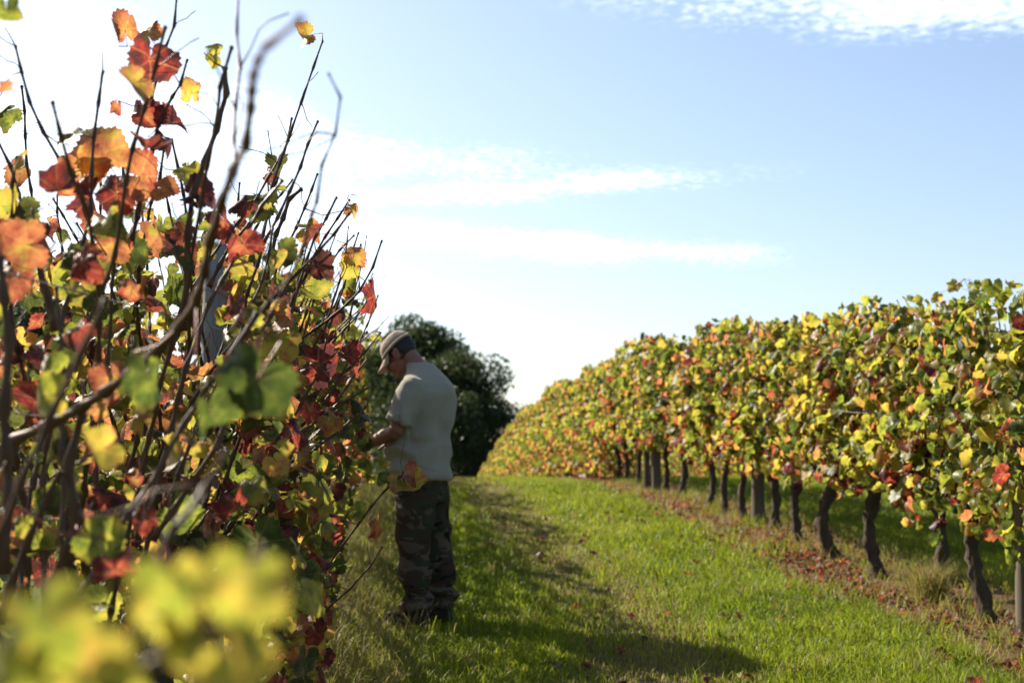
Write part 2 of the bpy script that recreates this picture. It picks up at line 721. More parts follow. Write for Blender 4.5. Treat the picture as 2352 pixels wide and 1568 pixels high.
def hue_left(h, pos=None):
    k = random.choices(('g', 'yg', 'y', 'o', 'r', 'p'), (29, 28, 10, 17, 5, 11))[0]
    return {'g': (.0, .20), 'yg': (.24, .40), 'y': (.40, .52), 'o': (.54, .74), 'r': (.74, .90), 'p': (.88, 1.0)}[k]


CLUMP = [0.0]


def canopy_point(half, z0, z1, width, hang=0.0):
    """a point in the hedge-shaped canopy: (along, across, up, outward normal) - most leaves near the faces"""
    sd = CLUMP[0]
    for _ in range(6):
        a = random.uniform(-half, half)
        h = random.random()
        if mnoise.noise(Vector((a * 4.2, h * 5.0, sd))) > random.uniform(-.40, .12):
            break
    z0 = z0 + .30 * mnoise.noise(Vector((a * 5.0, 3.1, sd))) * (z0 > .4)
    z1 = z1 - .28 * min(1, (a / .5) ** 2) * (half > .545) + .16 * mnoise.noise(Vector((a * 6.0, 9.7, sd)))
    z = z0 + (z1 - z0) * h
    wloc = width * (0.62 + 0.38 * math.sin(math.pi * min(1, (h * .85 + .12))))
    side = random.choice((-1, 1))
    b = side * wloc * (1 - abs(random.gauss(0, .30)))
    if random.random() < .10:
        z = z1 + min(.10, abs(random.gauss(0, .05)))
        b = random.uniform(-1, 1) * width * .6
    return a, b, z, h, side


def mass_mesh(name, items, shapes=None, dull=0.0):
    """many small leaves as one mesh; items: (pos, tip, normal, size, hue, edge)"""
    Vs, Ts, Us, Cs, n = [], [], [], [], 0
    for pos, tip, nrm, size, hue, edge in items:
        v, t, uv = (shapes or LEAF_LOW)[random.randrange(10)]
        Rm = np.array(leaf_frame(tip, nrm))
        Vs.append((v * size) @ Rm.T + np.array(pos))
        Ts.append(t + n)
        Us.append(uv)
        c = np.empty((len(v), 4))
        c[:] = (hue, edge, random.random(), dull * random.uniform(.4, 1.3))
        Cs.append(c)
        n += len(v)
    me = mesh_np(name, np.concatenate(Vs), np.concatenate(Ts), {'luv': ('FLOAT_VECTOR', np.concatenate(Us)), 'lc': ('FLOAT_COLOR', np.concatenate(Cs))}, smooth=True)
    me.materials.append(M['leaf_mass'])
    return me


ROWU = Vector((UX, UY, 0))
ROWV = Vector((UY, -UX, 0))


def local(a, b, z, slope=0.0):
    """offset along the row, across it and up, following the slope of the ground"""
    return ROWU * a + ROWV * b + Vector((0, 0, z + slope * a))


def slope_at(y):
    return (gz(y + .5) - gz(y - .5))


def trunk_mesh(name, seed, height, lean, curve, r0=.042, knob=.075, knob_side=0.0, lean_row=0.0):
    r_ = random.Random(seed)
    pts, rad = [], []
    N = 19
    for i in range(N):
        f = i / (N - 1)
        a = lean_row * f + curve * .6 * math.sin(f * 3.0 + seed)
        b = lean * f + 1.7 * curve * math.sin(f * math.pi * 1.15)
        pts.append(local(a + r_.uniform(-.006, .006), b + r_.uniform(-.006, .006), -.04 + (height + .04) * f))
        base = r0 * (1.35 - .45 * min(1, f * 4)) * (1 + r_.uniform(-.12, .12))
        if f > .82:
            base = r0 + (knob - r0) * math.sin((f - .82) / .18 * math.pi * .8)
        rad.append(base)
    v, t = tube(pts, rad, 16, rough=.5, ridge=.22)
    kn = pts[-2] + ROWV * knob_side
    kv, kt = tube([kn - Vector((0, 0, knob)), kn - Vector((0, 0, knob * .4)), kn + Vector((0, 0, knob * .3)), kn + Vector((0, 0, knob))],
                  [knob * .55, knob * 1.05, knob * .95, knob * .4], 9, rough=.5)
    v, t = join([(v, t), (kv, kt)])
    return mesh_np(name, v, t, smooth=True), pts[-1]


def arm_mesh(name, start, sgn, z, slope, seed):
    r_ = random.Random(seed)
    pts, rad = [], []
    for i in range(7):
        f = i / 6
        pts.append(start + local(sgn * .47 * f, r_.uniform(-.02, .02), (z - start.z) * min(1, f * 2) + r_.uniform(-.015, .015), slope))
        rad.append(.030 * (1 - .45 * f) * r_.uniform(.85, 1.2))
    v, t = tube(pts, rad, 7, rough=.4)
    return mesh_np(name, v, t, smooth=True), pts


def cane_path(start, dirv, length, r_, step=.075, droop=.0, wob=.10):
    p, d = Vector(start), Vector(dirv).normalized()
    pts = [p.copy()]
    n = max(3, int(length / step))
    side = 1
    for i in range(n):
        d = (d + Vector((r_.uniform(-wob, wob), r_.uniform(-wob, wob), r_.uniform(-wob, wob) * .5 - droop)) + d.orthogonal().normalized() * .06 * side).normalized()
        side = -side
        p = p + d * step * r_.uniform(.85, 1.15)
        pts.append(p.copy())
    return pts


def cane_mesh(name, nodes, r0, r1, twigs=0):
    """a cane with swollen nodes"""
    pts, rad = [], []
    n = len(nodes)
    for i, p in enumerate(nodes):
        f = i / (n - 1)
        r = r0 + (r1 - r0) * f
        if i:
            pts.append(nodes[i - 1].lerp(p, .5))
            rad.append(r * .95)
            pts.append(nodes[i - 1].lerp(p, .86))
            rad.append(r)
        pts.append(p)
        rad.append(r * 1.6)
    v, t = tube(pts, rad, 5)
    if twigs:
        parts = [(v, t)]
        for k in range(twigs):
            q = nodes[random.randrange(1, n)]
            d = (rnd_dir() + Vector((0, 0, .5))).normalized()
            tw = [q]
            for j in range(random.randint(2, 5)):
                d = (d + rnd_dir() * .45).normalized()
                tw.append(tw[-1] + d * random.uniform(.012, .034))
            parts.append(tube(tw, [.0016] + [.0011] * (len(tw) - 1), 4))
        v, t = join(parts)
    return mesh_np(name, v, t, smooth=True)


# ------------------------------------------------------------------ the vine rows
GROUP_R = 'vines of the right-hand row'
GROUP_L = 'vines of the left-hand row'


def lbl(o, text, group):
    tag(o, text, 'vine', group)


def vine_right(s, label, n_obj, n_mass, seed, lean=0.0, curve=.04, hgt=.72, knob=.06, knob_side=0.0, r0=.042, lean_row=0.0, z1=1.97, low=.62, spread=.55):
    random.seed(seed)
    s -= .34
    CLUMP[0] = seed * 3.7
    z1 += random.uniform(-.12, .12) - .04 - (.07 if s < 11 else 0)
    base = row(s, ROW_R)
    sl = slope_at(base.y)
    v = empty('grape_vine', base)
    lbl(v, label, GROUP_R)
    tm, top = trunk_mesh('trunk', seed, hgt, lean, curve, r0, knob, knob_side, lean_row)
    obj('trunk', tm, v, M['bark'])
    for sg in (-1, 1):
        am, pts = arm_mesh('cordon_arm', top, sg, .80, sl, seed + sg)
        obj('cordon_arm', am, v, M['bark'])
    for k in range(7):
        r_ = random.Random(seed * 31 + k)
        a = -.45 + .9 * (k + .5) / 7
        st = local(a, r_.uniform(-.05, .05), .80, sl)
        nodes = cane_path(st, ROWV * r_.uniform(-.25, .25) + ROWU * r_.uniform(-.2, .2) + Vector((0, 0, 1)), r_.uniform(.9, 1.25), r_)
        obj('cane', cane_mesh('cane', nodes, .0055, .0028), v, M['cane'])
    items = []
    vbias = random.uniform(-.08, .09)
    for k in range(n_obj + n_mass):
        a, b, z, h, side = canopy_point(spread, low, z1, .36)
        if h < .12 and random.random() < .45:
            continue
        pos = local(a, b, z, sl)
        outw = ROWV * side
        nrm = (outw * random.uniform(.2, 1.1) + Vector((0, 0, random.uniform(-.1, .8))) + rnd_dir() * .8)
        tip = Vector((0, 0, -1)) * random.uniform(.3, 1.2) + outw * random.uniform(0, .5) + rnd_dir() * .65
        size = random.uniform(.044, .082)
        lo, hi = hue_right(h, base + pos)
        hue = random.uniform(lo, hi) + (vbias if lo > .2 else 0)
        edge = random.uniform(0, .7)
        if k < n_obj:
            add_leaf(v, base + pos, tip, nrm, size, hue, edge)
        else:
            items.append((pos, tip, nrm, size, hue, edge))
    if items:
        fo = obj('foliage', mass_mesh('foliage', items), v)
        fo['kind'] = 'stuff'
    return v


near_right = [
    (8.55, 'vine with a leaning forked trunk just left of the nearest wooden post', dict(lean=-.10, curve=-.03, knob=.055, lean_row=.10, hgt=.78)),
    (9.45, 'vine with straight grey trunk and a dry grass tuft at its foot', dict(lean=.05, curve=.02, r0=.040, knob=.045, hgt=.70)),
    (10.45, 'vine with a big knobbly head swelling beside its curved trunk', dict(lean=-.02, curve=-.05, knob=.095, knob_side=.06, hgt=.74, r0=.045)),
    (11.45, 'vine with bowed trunk under a bright red leaf cluster', dict(lean=.0, curve=-.07, knob=.06, hgt=.68, r0=.046)),
    (12.40, 'short slim vine between the bowed vine and the middle wooden post', dict(lean=-.03, curve=-.02, r0=.040, knob=.05, hgt=.62)),
    (13.25, 'vine trunk standing close on the near side of the middle post', dict(lean=-.03, curve=.02, r0=.040, knob=.05)),
    (14.25, 'thin vine trunk just beyond the middle wooden post', dict(lean=.03, curve=-.03, r0=.034, knob=.045)),
    (15.05, 'slender vine with straight trunk, second beyond the middle post', dict(lean=.03, curve=-.02, r0=.034, knob=.045)),
    (15.85, 'vine with knotted top and pink leaves, third beyond the middle post', dict(lean=.02, curve=.03, r0=.036, knob=.06)),
    (17.40, 'vine with thick foot and shaded patch, before the paired posts', dict(lean=.06, curve=.03, r0=.040, knob=.05)),
]
NEAR_R = []
for i, (s, label, kw) in enumerate(near_right):
    NEAR_R.append(vine_right(s, label, 295, 420, 300 + i, **kw))
# two more beyond the frame edge throw leaves into the picture
vine_right(7.50, 'vine at the picture edge, its leaves hanging before the nearest post', 280, 240, 298, low=.45)

far_proto = []
for k in range(6):
    far_proto.append(dict(kw=dict(lean=random.uniform(-.05, .05), curve=random.uniform(-.06, .06), r0=.036, knob=.05)))


def make_far_vine(seed, kw, n_mass, z0, z1, hues, width=.36):
    """prototype meshes (trunk, arms, foliage) for vines too far off to show single leaves"""
    random.seed(seed)
    CLUMP[0] = seed * 3.7
    tm, top = trunk_mesh('trunk', seed, .72, **kw)
    arms = [arm_mesh('cordon_arm', top, sg, .80, 0, seed + sg)[0] for sg in (-1, 1)]
    items = []
    for k in range(n_mass):
        a, b, z, h, side = canopy_point(.55, z0, z1, width)
        outw = ROWV * side
        nrm = (outw * random.uniform(.2, 1.1) + Vector((0, 0, random.uniform(-.1, .8))) + rnd_dir() * .8)
        tip = Vector((0, 0, -1)) * random.uniform(.3, 1.2) + outw * random.uniform(0, .5) + rnd_dir() * .65
        lo, hi = hues(h, local(a, b, z) + Vector((seed * 1.3, 0, 0)))
        items.append((local(a, b, z), tip, nrm, random.uniform(.044, .078), random.uniform(lo, hi), random.uniform(0, .7)))
    fm = mass_mesh('foliage', items)
    for me in [tm] + arms:
        me.materials.append(M['bark'])
    return tm, arms, fm


FAR_R = [make_far_vine(900 + k, p['kw'], 680 if k < 3 else 740, .60 if k < 3 else .12, (1.90 if k < 3 else 1.74) + .06 * (k % 3 - 1), hue_right) for k, p in enumerate(far_proto)]
FAR_L = [make_far_vine(950 + k, p['kw'], 460, .55, 1.95, hue_left, .42) for k, p in enumerate(far_proto)]


def far_vine(s, t, protos, label, group, k, flip):
    base = row(s, t)
    sl = slope_at(base.y)
    v = empty('grape_vine', base)
    lbl(v, label, group)
    tm, arms, fm = protos[k % len(protos)]
    rot = Matrix.Rotation(math.pi if flip else 0, 4, 'Z')
    sh = Matrix(((1, 0, 0, 0), (0, 1, 0, 0), (0, sl, 1, 0), (0, 0, 0, 1)))
    sc = Matrix.Diagonal((1, 1, random.uniform(.92, 1.08), 1))
    for nm, me in [('trunk', tm)] + [('cordon_arm', a) for a in arms] + [('foliage', fm)]:
        o = obj(nm, me, v)
        o.matrix_basis = sh @ rot @ sc
        if nm == 'foliage':
            o['kind'] = 'stuff'
    return v


random.seed(50)
s = 17.9
i = 0
ordinals = ['first', 'second', 'third', 'fourth', 'fifth', 'sixth', 'seventh', 'eighth', 'ninth', 'tenth']
while s < 58:
    if i < 9:
        label = f'{ordinals[i]} vine beyond the paired posts in the right-hand row'
    else:
        label = 'distant vine where the right-hand row dips behind the grassy crest'
    far_vine(s, ROW_R, FAR_R[:3] if s < 21.5 else FAR_R[3:], label, GROUP_R, i, (i * 7) % 3 == 0)
    s += random.uniform(.9, 1.05)
    i += 1
s = 9.0
i = 0
while s < 56:
    far_vine(s, ROW_R + GAP, FAR_R if s < 30 else FAR_R[3:], 'vine of the next row, glimpsed between the right-hand trunks', 'vines of the row behind the right-hand row', i + 2, (i * 5) % 3 == 1)
    s += random.uniform(.95, 1.1)
    i += 1
s = 9.5
i = 0
while s < 46:
    far_vine(s, ROW_L - GAP, FAR_L, 'vine of the row glimpsed through the near vines at the left', 'vines of the row behind the left-hand row', i + 1, (i * 5) % 3 == 1)
    s += random.uniform(.95, 1.1)
    i += 1


# ---- left-hand row, next to the camera
def vine_left(s, label, seed, n_cane, n_leaf, n_mass=0, hi=False, z_top=2.1, low=.16, leaves_on_canes=True):
    random.seed(seed)
    CLUMP[0] = seed * 3.7
    base = row(s, ROW_L)
    sl = slope_at(base.y)
    v = empty('grape_vine', base)
    lbl(v, label, GROUP_L)
    tm, top = trunk_mesh('trunk', seed, .68, random.uniform(-.05, .05), random.uniform(-.05, .05))
    obj('trunk', tm, v, M['bark'])
    for sg in (-1, 1):
        am, pts = arm_mesh('cordon_arm', top, sg, .78, sl, seed + sg)
        obj('cordon_arm', am, v, M['bark'])
    spots = []
    for k in range(n_cane):
        r_ = random.Random(seed * 17 + k)
        a = -.5 + (k + .5) / n_cane
        st = local(a, r_.uniform(-.08, .08), .78, sl)
        out_ = r_.uniform(-.42, .42)
        L = r_.uniform(.85, 1.0) * (z_top - .78)
        nodes = cane_path(st, ROWV * out_ + ROWU * r_.uniform(-.25, .25) + Vector((0, 0, 1)), L, r_, step=.07, wob=.15)
        if 503 <= seed <= 504 and sum(470 < to_view(base + q_)[0] < 525 and 590 < to_view(base + q_)[1] < 860 and (base + q_).y < 5.2 for q_ in nodes) >= 3:
            continue
        while len(nodes) > 4 and over_alley(base + nodes[-1]):
            nodes.pop()
        obj('cane', cane_mesh('cane', nodes, r_.uniform(.0050, .0078), .0030, 5), v, M['cane'])
        for i_, p in enumerate(nodes[1:-1]):
            f = i_ / len(nodes)
            spots.append((p, f, 1 if out_ > 0 else -1))
    random.shuffle(spots)
    cnt = 0
    for p, f, side in spots:
        if cnt >= n_leaf * .72:
            break
        if random.random() < .18 + .50 * max(0, f - .35):
            continue
        if over_alley(base + p + ROWV * .06):
            continue
        hr = rnd_dir()
        outw = (ROWV * side * .5 + hr)
        outw.z *= .3
        outw.normalize()
        nrm = outw * random.uniform(-.3, 1.0) + Vector((0, 0, random.uniform(0, 1.0))) + rnd_dir() * .6
        tip = outw * random.uniform(.2, .9) + Vector((0, 0, -random.uniform(.1, 1.0))) + rnd_dir() * .4
        lo, h_ = hue_left(f)
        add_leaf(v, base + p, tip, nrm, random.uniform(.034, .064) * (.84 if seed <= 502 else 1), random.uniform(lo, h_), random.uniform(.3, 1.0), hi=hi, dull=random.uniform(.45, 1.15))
        cnt += 1
    items = []
    ztop = 1.72 if seed < 506 else random.uniform(1.65, 1.9)
    for k in range(n_leaf - cnt + n_mass):
        a, b, z, h, side = canopy_point(.54, low, ztop, .44)
        pos = local(a, b, z, sl)
        if over_alley(base + pos + ROWV * .05):
            continue
        outw = ROWV * side
        nrm = (outw * random.uniform(.1, 1.0) + Vector((0, 0, random.uniform(-.1, .8))) + rnd_dir() * .9)
        tip = Vector((0, 0, -1)) * random.uniform(.3, 1.2) + outw * random.uniform(0, .5) + rnd_dir() * .7
        lo, h_ = hue_left(h)
        arg = (random.uniform(.034, .068) * (.84 if seed <= 502 else 1), random.uniform(lo, h_), random.uniform(.25, 1.0))
        if k < n_leaf - cnt:
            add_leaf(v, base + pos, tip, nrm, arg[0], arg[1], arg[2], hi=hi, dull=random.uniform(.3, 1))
        else:
            items.append((pos, tip, nrm) + arg)
    if items:
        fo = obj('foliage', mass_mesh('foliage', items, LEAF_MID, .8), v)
        fo['kind'] = 'stuff'
    return v


LV = {}
left_labels = [
    (0.95, 'nearest vine, all blur, with bright yellow leaves low before the lens', 0, 0, 0),
    (2.00, 'blurred near vine with a thick bare cane slanting across the left', 3, 0, 0),
    (3.05, 'vine with orange and crimson leaves high against the sky at left', 11, 215, 130),
    (4.10, 'sharp vine with many upright bare canes before the grey post', 21, 295, 480),
    (5.10, 'vine at the grey wooden post with yellow-green and rusty leaves', 20, 295, 460),
    (6.15, 'vine just beyond the grey post, canes fanning towards the grass', 17, 295, 380),
    (7.20, 'vine on the near side of the man in the cap, leafy to the top', 13, 270, 380),
    (8.25, 'vine the man in the cap is reaching into', 12, 240, 400),
    (9.30, 'vine directly behind the face of the man in the cap', 12, 200, 380),
    (10.35, 'vine showing over the cap of the man, yellow and orange leaves', 10, 160, 300),
]
for i, (s, label, nc, nl, nm) in enumerate(left_labels):
    LV[i] = vine_left(s, label, 500 + i, nc, nl, nm, hi=(2 <= i <= 5), z_top=(1.6, 1.75, 2.2, 2.3, 2.25, 2.2, 2.25, 2.3, 2.3, 2.3)[i])
s, i = 11.4, 0
random.seed(51)
while s < 34:
    far_vine(s, ROW_L, FAR_L, 'far vine of the left-hand row, beyond the man in the cap', GROUP_L, i, (i * 7) % 3 == 0)
    s += random.uniform(.95, 1.1)
    i += 1


# ---- single canes and leaves of the near vines that the photograph shows clearly
HERO_NODES = []


def hero_cane(v, pts, w0, w1, sub=3):
    """pts: (x, y, metres ahead) in the 2352x1568 view; w0, w1 widths in metres"""
    ctrl = [P(*p) for p in pts]
    nodes = []
    for i in range(len(ctrl) - 1):
        p0, p1, p2, p3 = ctrl[max(i - 1, 0)], ctrl[i], ctrl[i + 1], ctrl[min(i + 2, len(ctrl) - 1)]
        n = max(1, round((p2 - p1).length / .075))
        for k in range(n):
            f = k / n
            nodes.append(.5 * ((2 * p1) + (p2 - p0) * f + (2 * p0 - 5 * p1 + 4 * p2 - p3) * f * f + (3 * p1 - p0 - 3 * p2 + p3) * f ** 3))
    nodes.append(ctrl[-1])
    HERO_NODES.extend(nodes)
    me = cane_mesh('cane', [n_ - v.location for n_ in nodes], w0 / 2, w1 / 2, 4)
    return obj('cane', me, v, M['cane'])


def hero_leaf(v, px, py, d, width, hue, edge=.5, ang=0.0, yaw=0.0, variant=0, pitch=0.0):
    """leaf of the given width in view pixels; ang: direction of its tip in the picture (0 = down, 90 = right)"""
    size = width * d / F / 1.55
    a = R(ang)
    tip = Vector((math.sin(a), 0, -math.cos(a)))
    yaw += random.uniform(-35, 35)
    nrm = Vector((math.sin(R(yaw)), -math.cos(R(yaw)), random.uniform(-.5, .9)))
    tip = tip + Vector((0, 1, 0)) * random.uniform(-.6, .6)
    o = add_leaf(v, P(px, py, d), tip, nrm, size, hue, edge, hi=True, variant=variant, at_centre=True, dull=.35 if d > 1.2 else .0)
    end = v.location + o.matrix_basis @ PET
    near = min(HERO_NODES, key=lambda q: (q - end).length)
    gap = (near - end).length
    if gap < .30:
        mid = end.lerp(near, .5) + Vector((0, 0, -.12 * gap))
        pv, pt = tube([end - v.location, mid - v.location, near - v.location], [.0014, .0014, .0019], 4)
        obj('petiole', mesh_np('petiole', pv, pt, smooth=True), v, M['petiole'])
    return o


random.seed(99)
v0, v1, v2, v3, v4, v5 = (LV[k] for k in range(6))
# the thick blurred cane slanting across the left
hero_cane(v1, [(-70, 1070, 2.3), (30, 1012, 2.25), (180, 940, 2.15), (350, 815, 2.0), (452, 690, 1.85), (480, 560, 1.75), (535, 392, 1.6), (565, 335, 1.5), (576, 250, 1.4), (582, 175, 1.25), (612, 105, 1.1), (690, 45, 1.0)], .0165, .005)
hero_cane(v1, [(545, 372, 1.85), (536, 330, 1.9), (540, 250, 1.95), (551, 156, 2.0), (543, 78, 2.05), (548, -40, 2.1)], .006, .004)
hero_cane(v1, [(5, 1320, 2.0), (22, 1150, 2.0), (8, 950, 2.0), (22, 790, 2.0), (10, 690, 2.0), (0, 590, 2.0)], .016, .011)
hero_cane(v2, [(175, 445, 2.9), (150, 390, 2.9), (100, 305, 2.9), (68, 235, 2.9), (35, 105, 2.9)], .008, .005)
hero_cane(v1, [(128, 760, 2.5), (112, 690, 2.5), (90, 590, 2.5), (75, 480, 2.5)], .014, .004)
hero_cane(v2, [(300, 560, 3.1), (315, 500, 3.1), (332, 390, 3.1), (348, 352, 3.1), (363, 289, 3.1), (395, 223, 3.1), (414, 195, 3.1), (430, 137, 3.1)], .011, .005)
hero_cane(v2, [(345, 240, 3.1), (377, 117, 3.1), (400, 60, 3.1), (407, -20, 3.1)], .007, .005)
hero_cane(v2, [(425, 760, 3.0), (430, 547, 3.0), (442, 449, 3.0), (469, 375, 3.0), (496, 301, 3.0), (520, 215, 3.0), (516, 156, 3.0)], .014, .010)
hero_cane(v3, [(480, 660, 3.8), (530, 560, 3.8), (571, 516, 3.8), (602, 481, 3.8), (625, 430, 3.8), (641, 379, 3.8), (692, 234, 3.8), (741, 94, 3.8)], .011, .005)
hero_cane(v1, [(600, 760, 2.3), (645, 680, 2.2), (690, 590, 2.15), (716, 492, 2.1), (727, 465, 2.1), (739, 379, 2.05), (770, 309, 2.0), (782, 223, 1.95), (754, 168, 1.9)], .006, .0025)
hero_cane(v3, [(600, 720, 4.4), (641, 602, 4.4), (680, 524, 4.4), (715, 438, 4.4), (729, 399, 4.4)], .010, .006)
hero_cane(v4, [(560, 850, 4.5), (600, 700, 4.5), (621, 602, 4.5), (633, 539, 4.5), (649, 504, 4.5), (664, 457, 4.5), (692, 434, 4.5)], .015, .012)
hero_cane(v4, [(600, 832, 4.7), (680, 786, 4.7), (762, 728, 4.7), (825, 669, 4.7), (856, 614, 4.7), (877, 552, 4.7)], .012, .006)
hero_cane(v4, [(700, 920, 4.8), (742, 888, 4.8), (800, 848, 4.8), (835, 812, 4.8), (875, 763, 4.8)], .010, .005)
hero_cane(v4, [(660, 1440, 4.6), (700, 1380, 4.6), (742, 1314, 4.6), (821, 1205, 4.6), (880, 1130, 4.6), (925, 1090, 4.6)], .010, .005)
hero_cane(v3, [(600, 1540, 4.1), (660, 1480, 4.1), (735, 1412, 4.1), (801, 1354, 4.1), (850, 1300, 4.1), (878, 1255, 4.1)], .010, .004)
hero_cane(v1, [(110, 1360, 2.2), (150, 1270, 2.2), (178, 1195, 2.2), (156, 1072, 2.2), (188, 950, 2.2)], .017, .013)
hero_cane(v1, [(-5, 1430, 2.2), (59, 1252, 2.2), (137, 1084, 2.2)], .013, .009)
hero_cane(v2, [(350, 1240, 2.8), (430, 1123, 2.8), (500, 1021, 2.8), (520, 960, 2.8)], .012, .010)
hero_cane(v0, [(-420, 1900, .80), (60, 1640, .74), (330, 1530, .70), (480, 1450, .70), (640, 1360, .72)], .0045, .0025)
hero_cane(v0, [(290, 1420, 1.25), (390, 1230, 1.25), (469, 1123, 1.3), (520, 1040, 1.3)], .008, .005)
hero_cane(v2, [(375, 1174, 2.9), (410, 1090, 2.9), (440, 1010, 2.9)], .011, .009)
hero_cane(v1, [(520, 837, 2.2), (560, 775, 2.2), (612, 698, 2.2), (660, 640, 2.2)], .006, .003)
hero_cane(v3, [(640, 1020, 4.0), (690, 930, 4.0), (735, 850, 4.0), (750, 780, 4.0)], .009, .006)
hero_cane(v4, [(740, 780, 4.9), (765, 690, 4.9), (790, 610, 4.9), (800, 520, 4.9)], .008, .004)
hero_cane(v4, [(690, 800, 4.9), (720, 690, 4.9), (752, 590, 4.9), (770, 540, 4.9)], .008, .004)
hero_cane(v4, [(800, 760, 5.0), (812, 680, 5.0), (835, 590, 5.0), (842, 540, 5.0)], .006, .003)
hero_cane(v3, [(585, 700, 4.2), (590, 600, 4.2), (615, 480, 4.2), (628, 380, 4.2), (615, 300, 4.2)], .007, .003)

HL = [
    # vine, x, y, ahead, width, hue, edge, tip angle, yaw, variant
    (v2, 283, 55, 3.2, 80, .66, .5, -170, 50, 4), (v2, 335, 72, 3.2, 75, .64, .6, -150, 25, 0), (v2, 345, 155, 3.0, 130, .95, 1.0, 5, 60, 3),  # last leaf: purple-brown hue stands in for shade on a red leaf
    (v2, 440, 203, 3.4, 62, .54, .7, 175, 15, 0), (v3, 697, 85, 3.8, 62, .56, .8, -80, 20, 2), (v2, 495, 108, 3.0, 42, .36, .2, 120, 10, 4), (v2, 492, 140, 3.0, 40, .38, .2, 20, 30, 0),
    (v2, 225, 335, 2.9, 135, .64, .1, 210, -15, 0), (v2, 200, 400, 2.9, 120, .66, .5, 30, 30, 2), (v2, 205, 465, 2.9, 105, .95, .4, -10, 40, 1), (v2, 262, 460, 3.0, 100, .92, .2, -25, 20, 0),  # last two: shade put into the hue, darker than plain red
    (v2, 330, 272, 3.1, 85, .88, .8, 0, 10, 6), (v2, 402, 282, 3.1, 85, .92, .3, 110, 15, 2), (v2, 392, 328, 3.1, 75, .99, .6, 60, 40, 6), (v2, 340, 410, 3.0, 120, .72, .8, 80, 30, 3),  # first three: reds deepened in hue to carry shade
    (v2, 380, 430, 3.0, 70, .66, .4, 90, 10, 0), (v2, 435, 395, 3.2, 62, .36, .2, 60, 20, 7), (v2, 160, 447, 2.8, 60, .74, .7, 0, 20, 6), (v2, 272, 250, 3.1, 40, .74, .7, 10, 60, 4),
    (v1, 42, 565, 2.4, 120, .66, .6, -80, 15, 7), (v1, 38, 650, 2.4, 95, .74, .1, 5, 25, 1), (v1, 15, 35, 2.1, 80, .30, .9, 0, 20, 3), (v1, 12, 205, 2.1, 40, .66, .4, -60, 40, 4),
    (v2, 185, 590, 2.9, 85, .56, .6, -80, 20, 0), (v2, 262, 560, 3.0, 85, .66, .4, 175, 10, 7), (v4, 862, 690, 4.6, 95, .90, .1, 10, 60, 1), (v3, 598, 445, 3.9, 68, .14, .5, 190, 30, 3),
    (v3, 745, 840, 4.4, 110, .99, .1, 75, -10, 3), (v4, 805, 822, 4.8, 70, .86, .1, 60, 10, 2), (v4, 650, 735, 4.7, 105, .33, .0, 20, 0, 7), (v3, 715, 520, 4.2, 80, .58, 1.0, 100, 20, 9),
    (v0, 400, 1385, 0.69, 200, 0.41, .05, 10, 10, 0), (v0, 560, 1375, 0.67, 200, 0.41, .05, -10, -10, 7), (v0, 110, 1460, 0.67, 230, 0.36, .05, 20, 15, 0), (v0, 300, 1545, 0.65, 200, 0.44, .05, 0, 0, 2),
    (v0, 430, 1510, 0.69, 180, 0.42, .1, 0, 0, 7), (v0, 560, 1550, 0.66, 190, 0.43, .1, 30, 0, 0), (v0, 30, 1560, 0.67, 170, 0.38, .1, 0, 0, 0), (v0, 170, 1560, 0.69, 170, 0.43, .2, 0, 0, 7),
    (v1, 575, 900, 1.8, 190, .08, .3, -30, 10, 0), (v1, 490, 965, 1.8, 130, .12, .2, 10, 20, 2), (v1, 340, 880, 1.9, 135, .14, .3, 10, 35, 1), (v1, 225, 1035, 1.9, 100, .52, .3, -60, 20, 3),
    (v1, 100, 905, 2.1, 100, .40, .3, -90, 10, 3), (v1, 135, 840, 2.2, 90, .30, .0, 160, 75, 4), (v1, 240, 1245, 2.1, 120, .30, .5, 60, 10, 0), (v1, 330, 1195, 2.3, 70, .88, .0, 10, 30, 1),
    (v2, 545, 1180, 2.9, 120, .95, .9, 10, 30, 9), (v2, 600, 1265, 3.0, 135, .04, .3, 20, 20, 0), (v3, 620, 1105, 3.9, 80, .24, .0, 5, 20, 5), (v3, 555, 1085, 3.8, 95, .22, .3, 0, 10, 0),
    (v4, 955, 1095, 4.6, 62, .70, .8, 75, 30, 3), (v4, 938, 1128, 4.6, 85, .50, .8, 25, 40, 5), (v4, 875, 1100, 4.6, 40, .20, .0, -100, 20, 3), (v4, 872, 1215, 4.6, 62, .72, .9, 10, 40, 1),
    (v4, 905, 1115, 4.6, 36, .52, .6, 0, 20, 0), (v4, 830, 1175, 4.6, 45, .32, .0, 90, 20, 3), (v2, 520, 520, 2.9, 95, .93, .5, 25, 30, 1), (v2, 560, 575, 3.0, 90, .84, .4, 10, 20, 2),
    (v2, 470, 445, 3.0, 100, .99, .4, 95, -10, 3), (v3, 815, 478, 4.3, 50, .60, .9, 80, 10, 9), (v4, 820, 590, 4.9, 60, .60, .3, 60, 0, 0), (v4, 800, 620, 4.9, 55, .44, .7, -10, 20, 7),
    (v3, 740, 1390, 4.0, 90, .66, .9, 80, 20, 3), (v3, 700, 1330, 4.1, 85, .14, .2, 10, 20, 0), (v3, 690, 1480, 4.0, 110, .56, .9, 0, 20, 7), (v3, 660, 1230, 4.0, 90, .98, .8, 60, 10, 6),
    (v2, 420, 1200, 2.9, 110, .24, .2, 30, 20, 0), (v2, 130, 1010, 2.8, 70, .66, .3, 0, 20, 0), (v2, 60, 1210, 2.6, 60, .36, .0, 20, 30, 1), (v1, 270, 1330, 2.0, 130, .93, .5, 10, 30, 9),
]
for v_, x_, y_, d_, w_, hu, ed, an, yw, va in HL:
    hero_leaf(v_, x_, y_, d_, w_, hu, ed, an, yw, va)

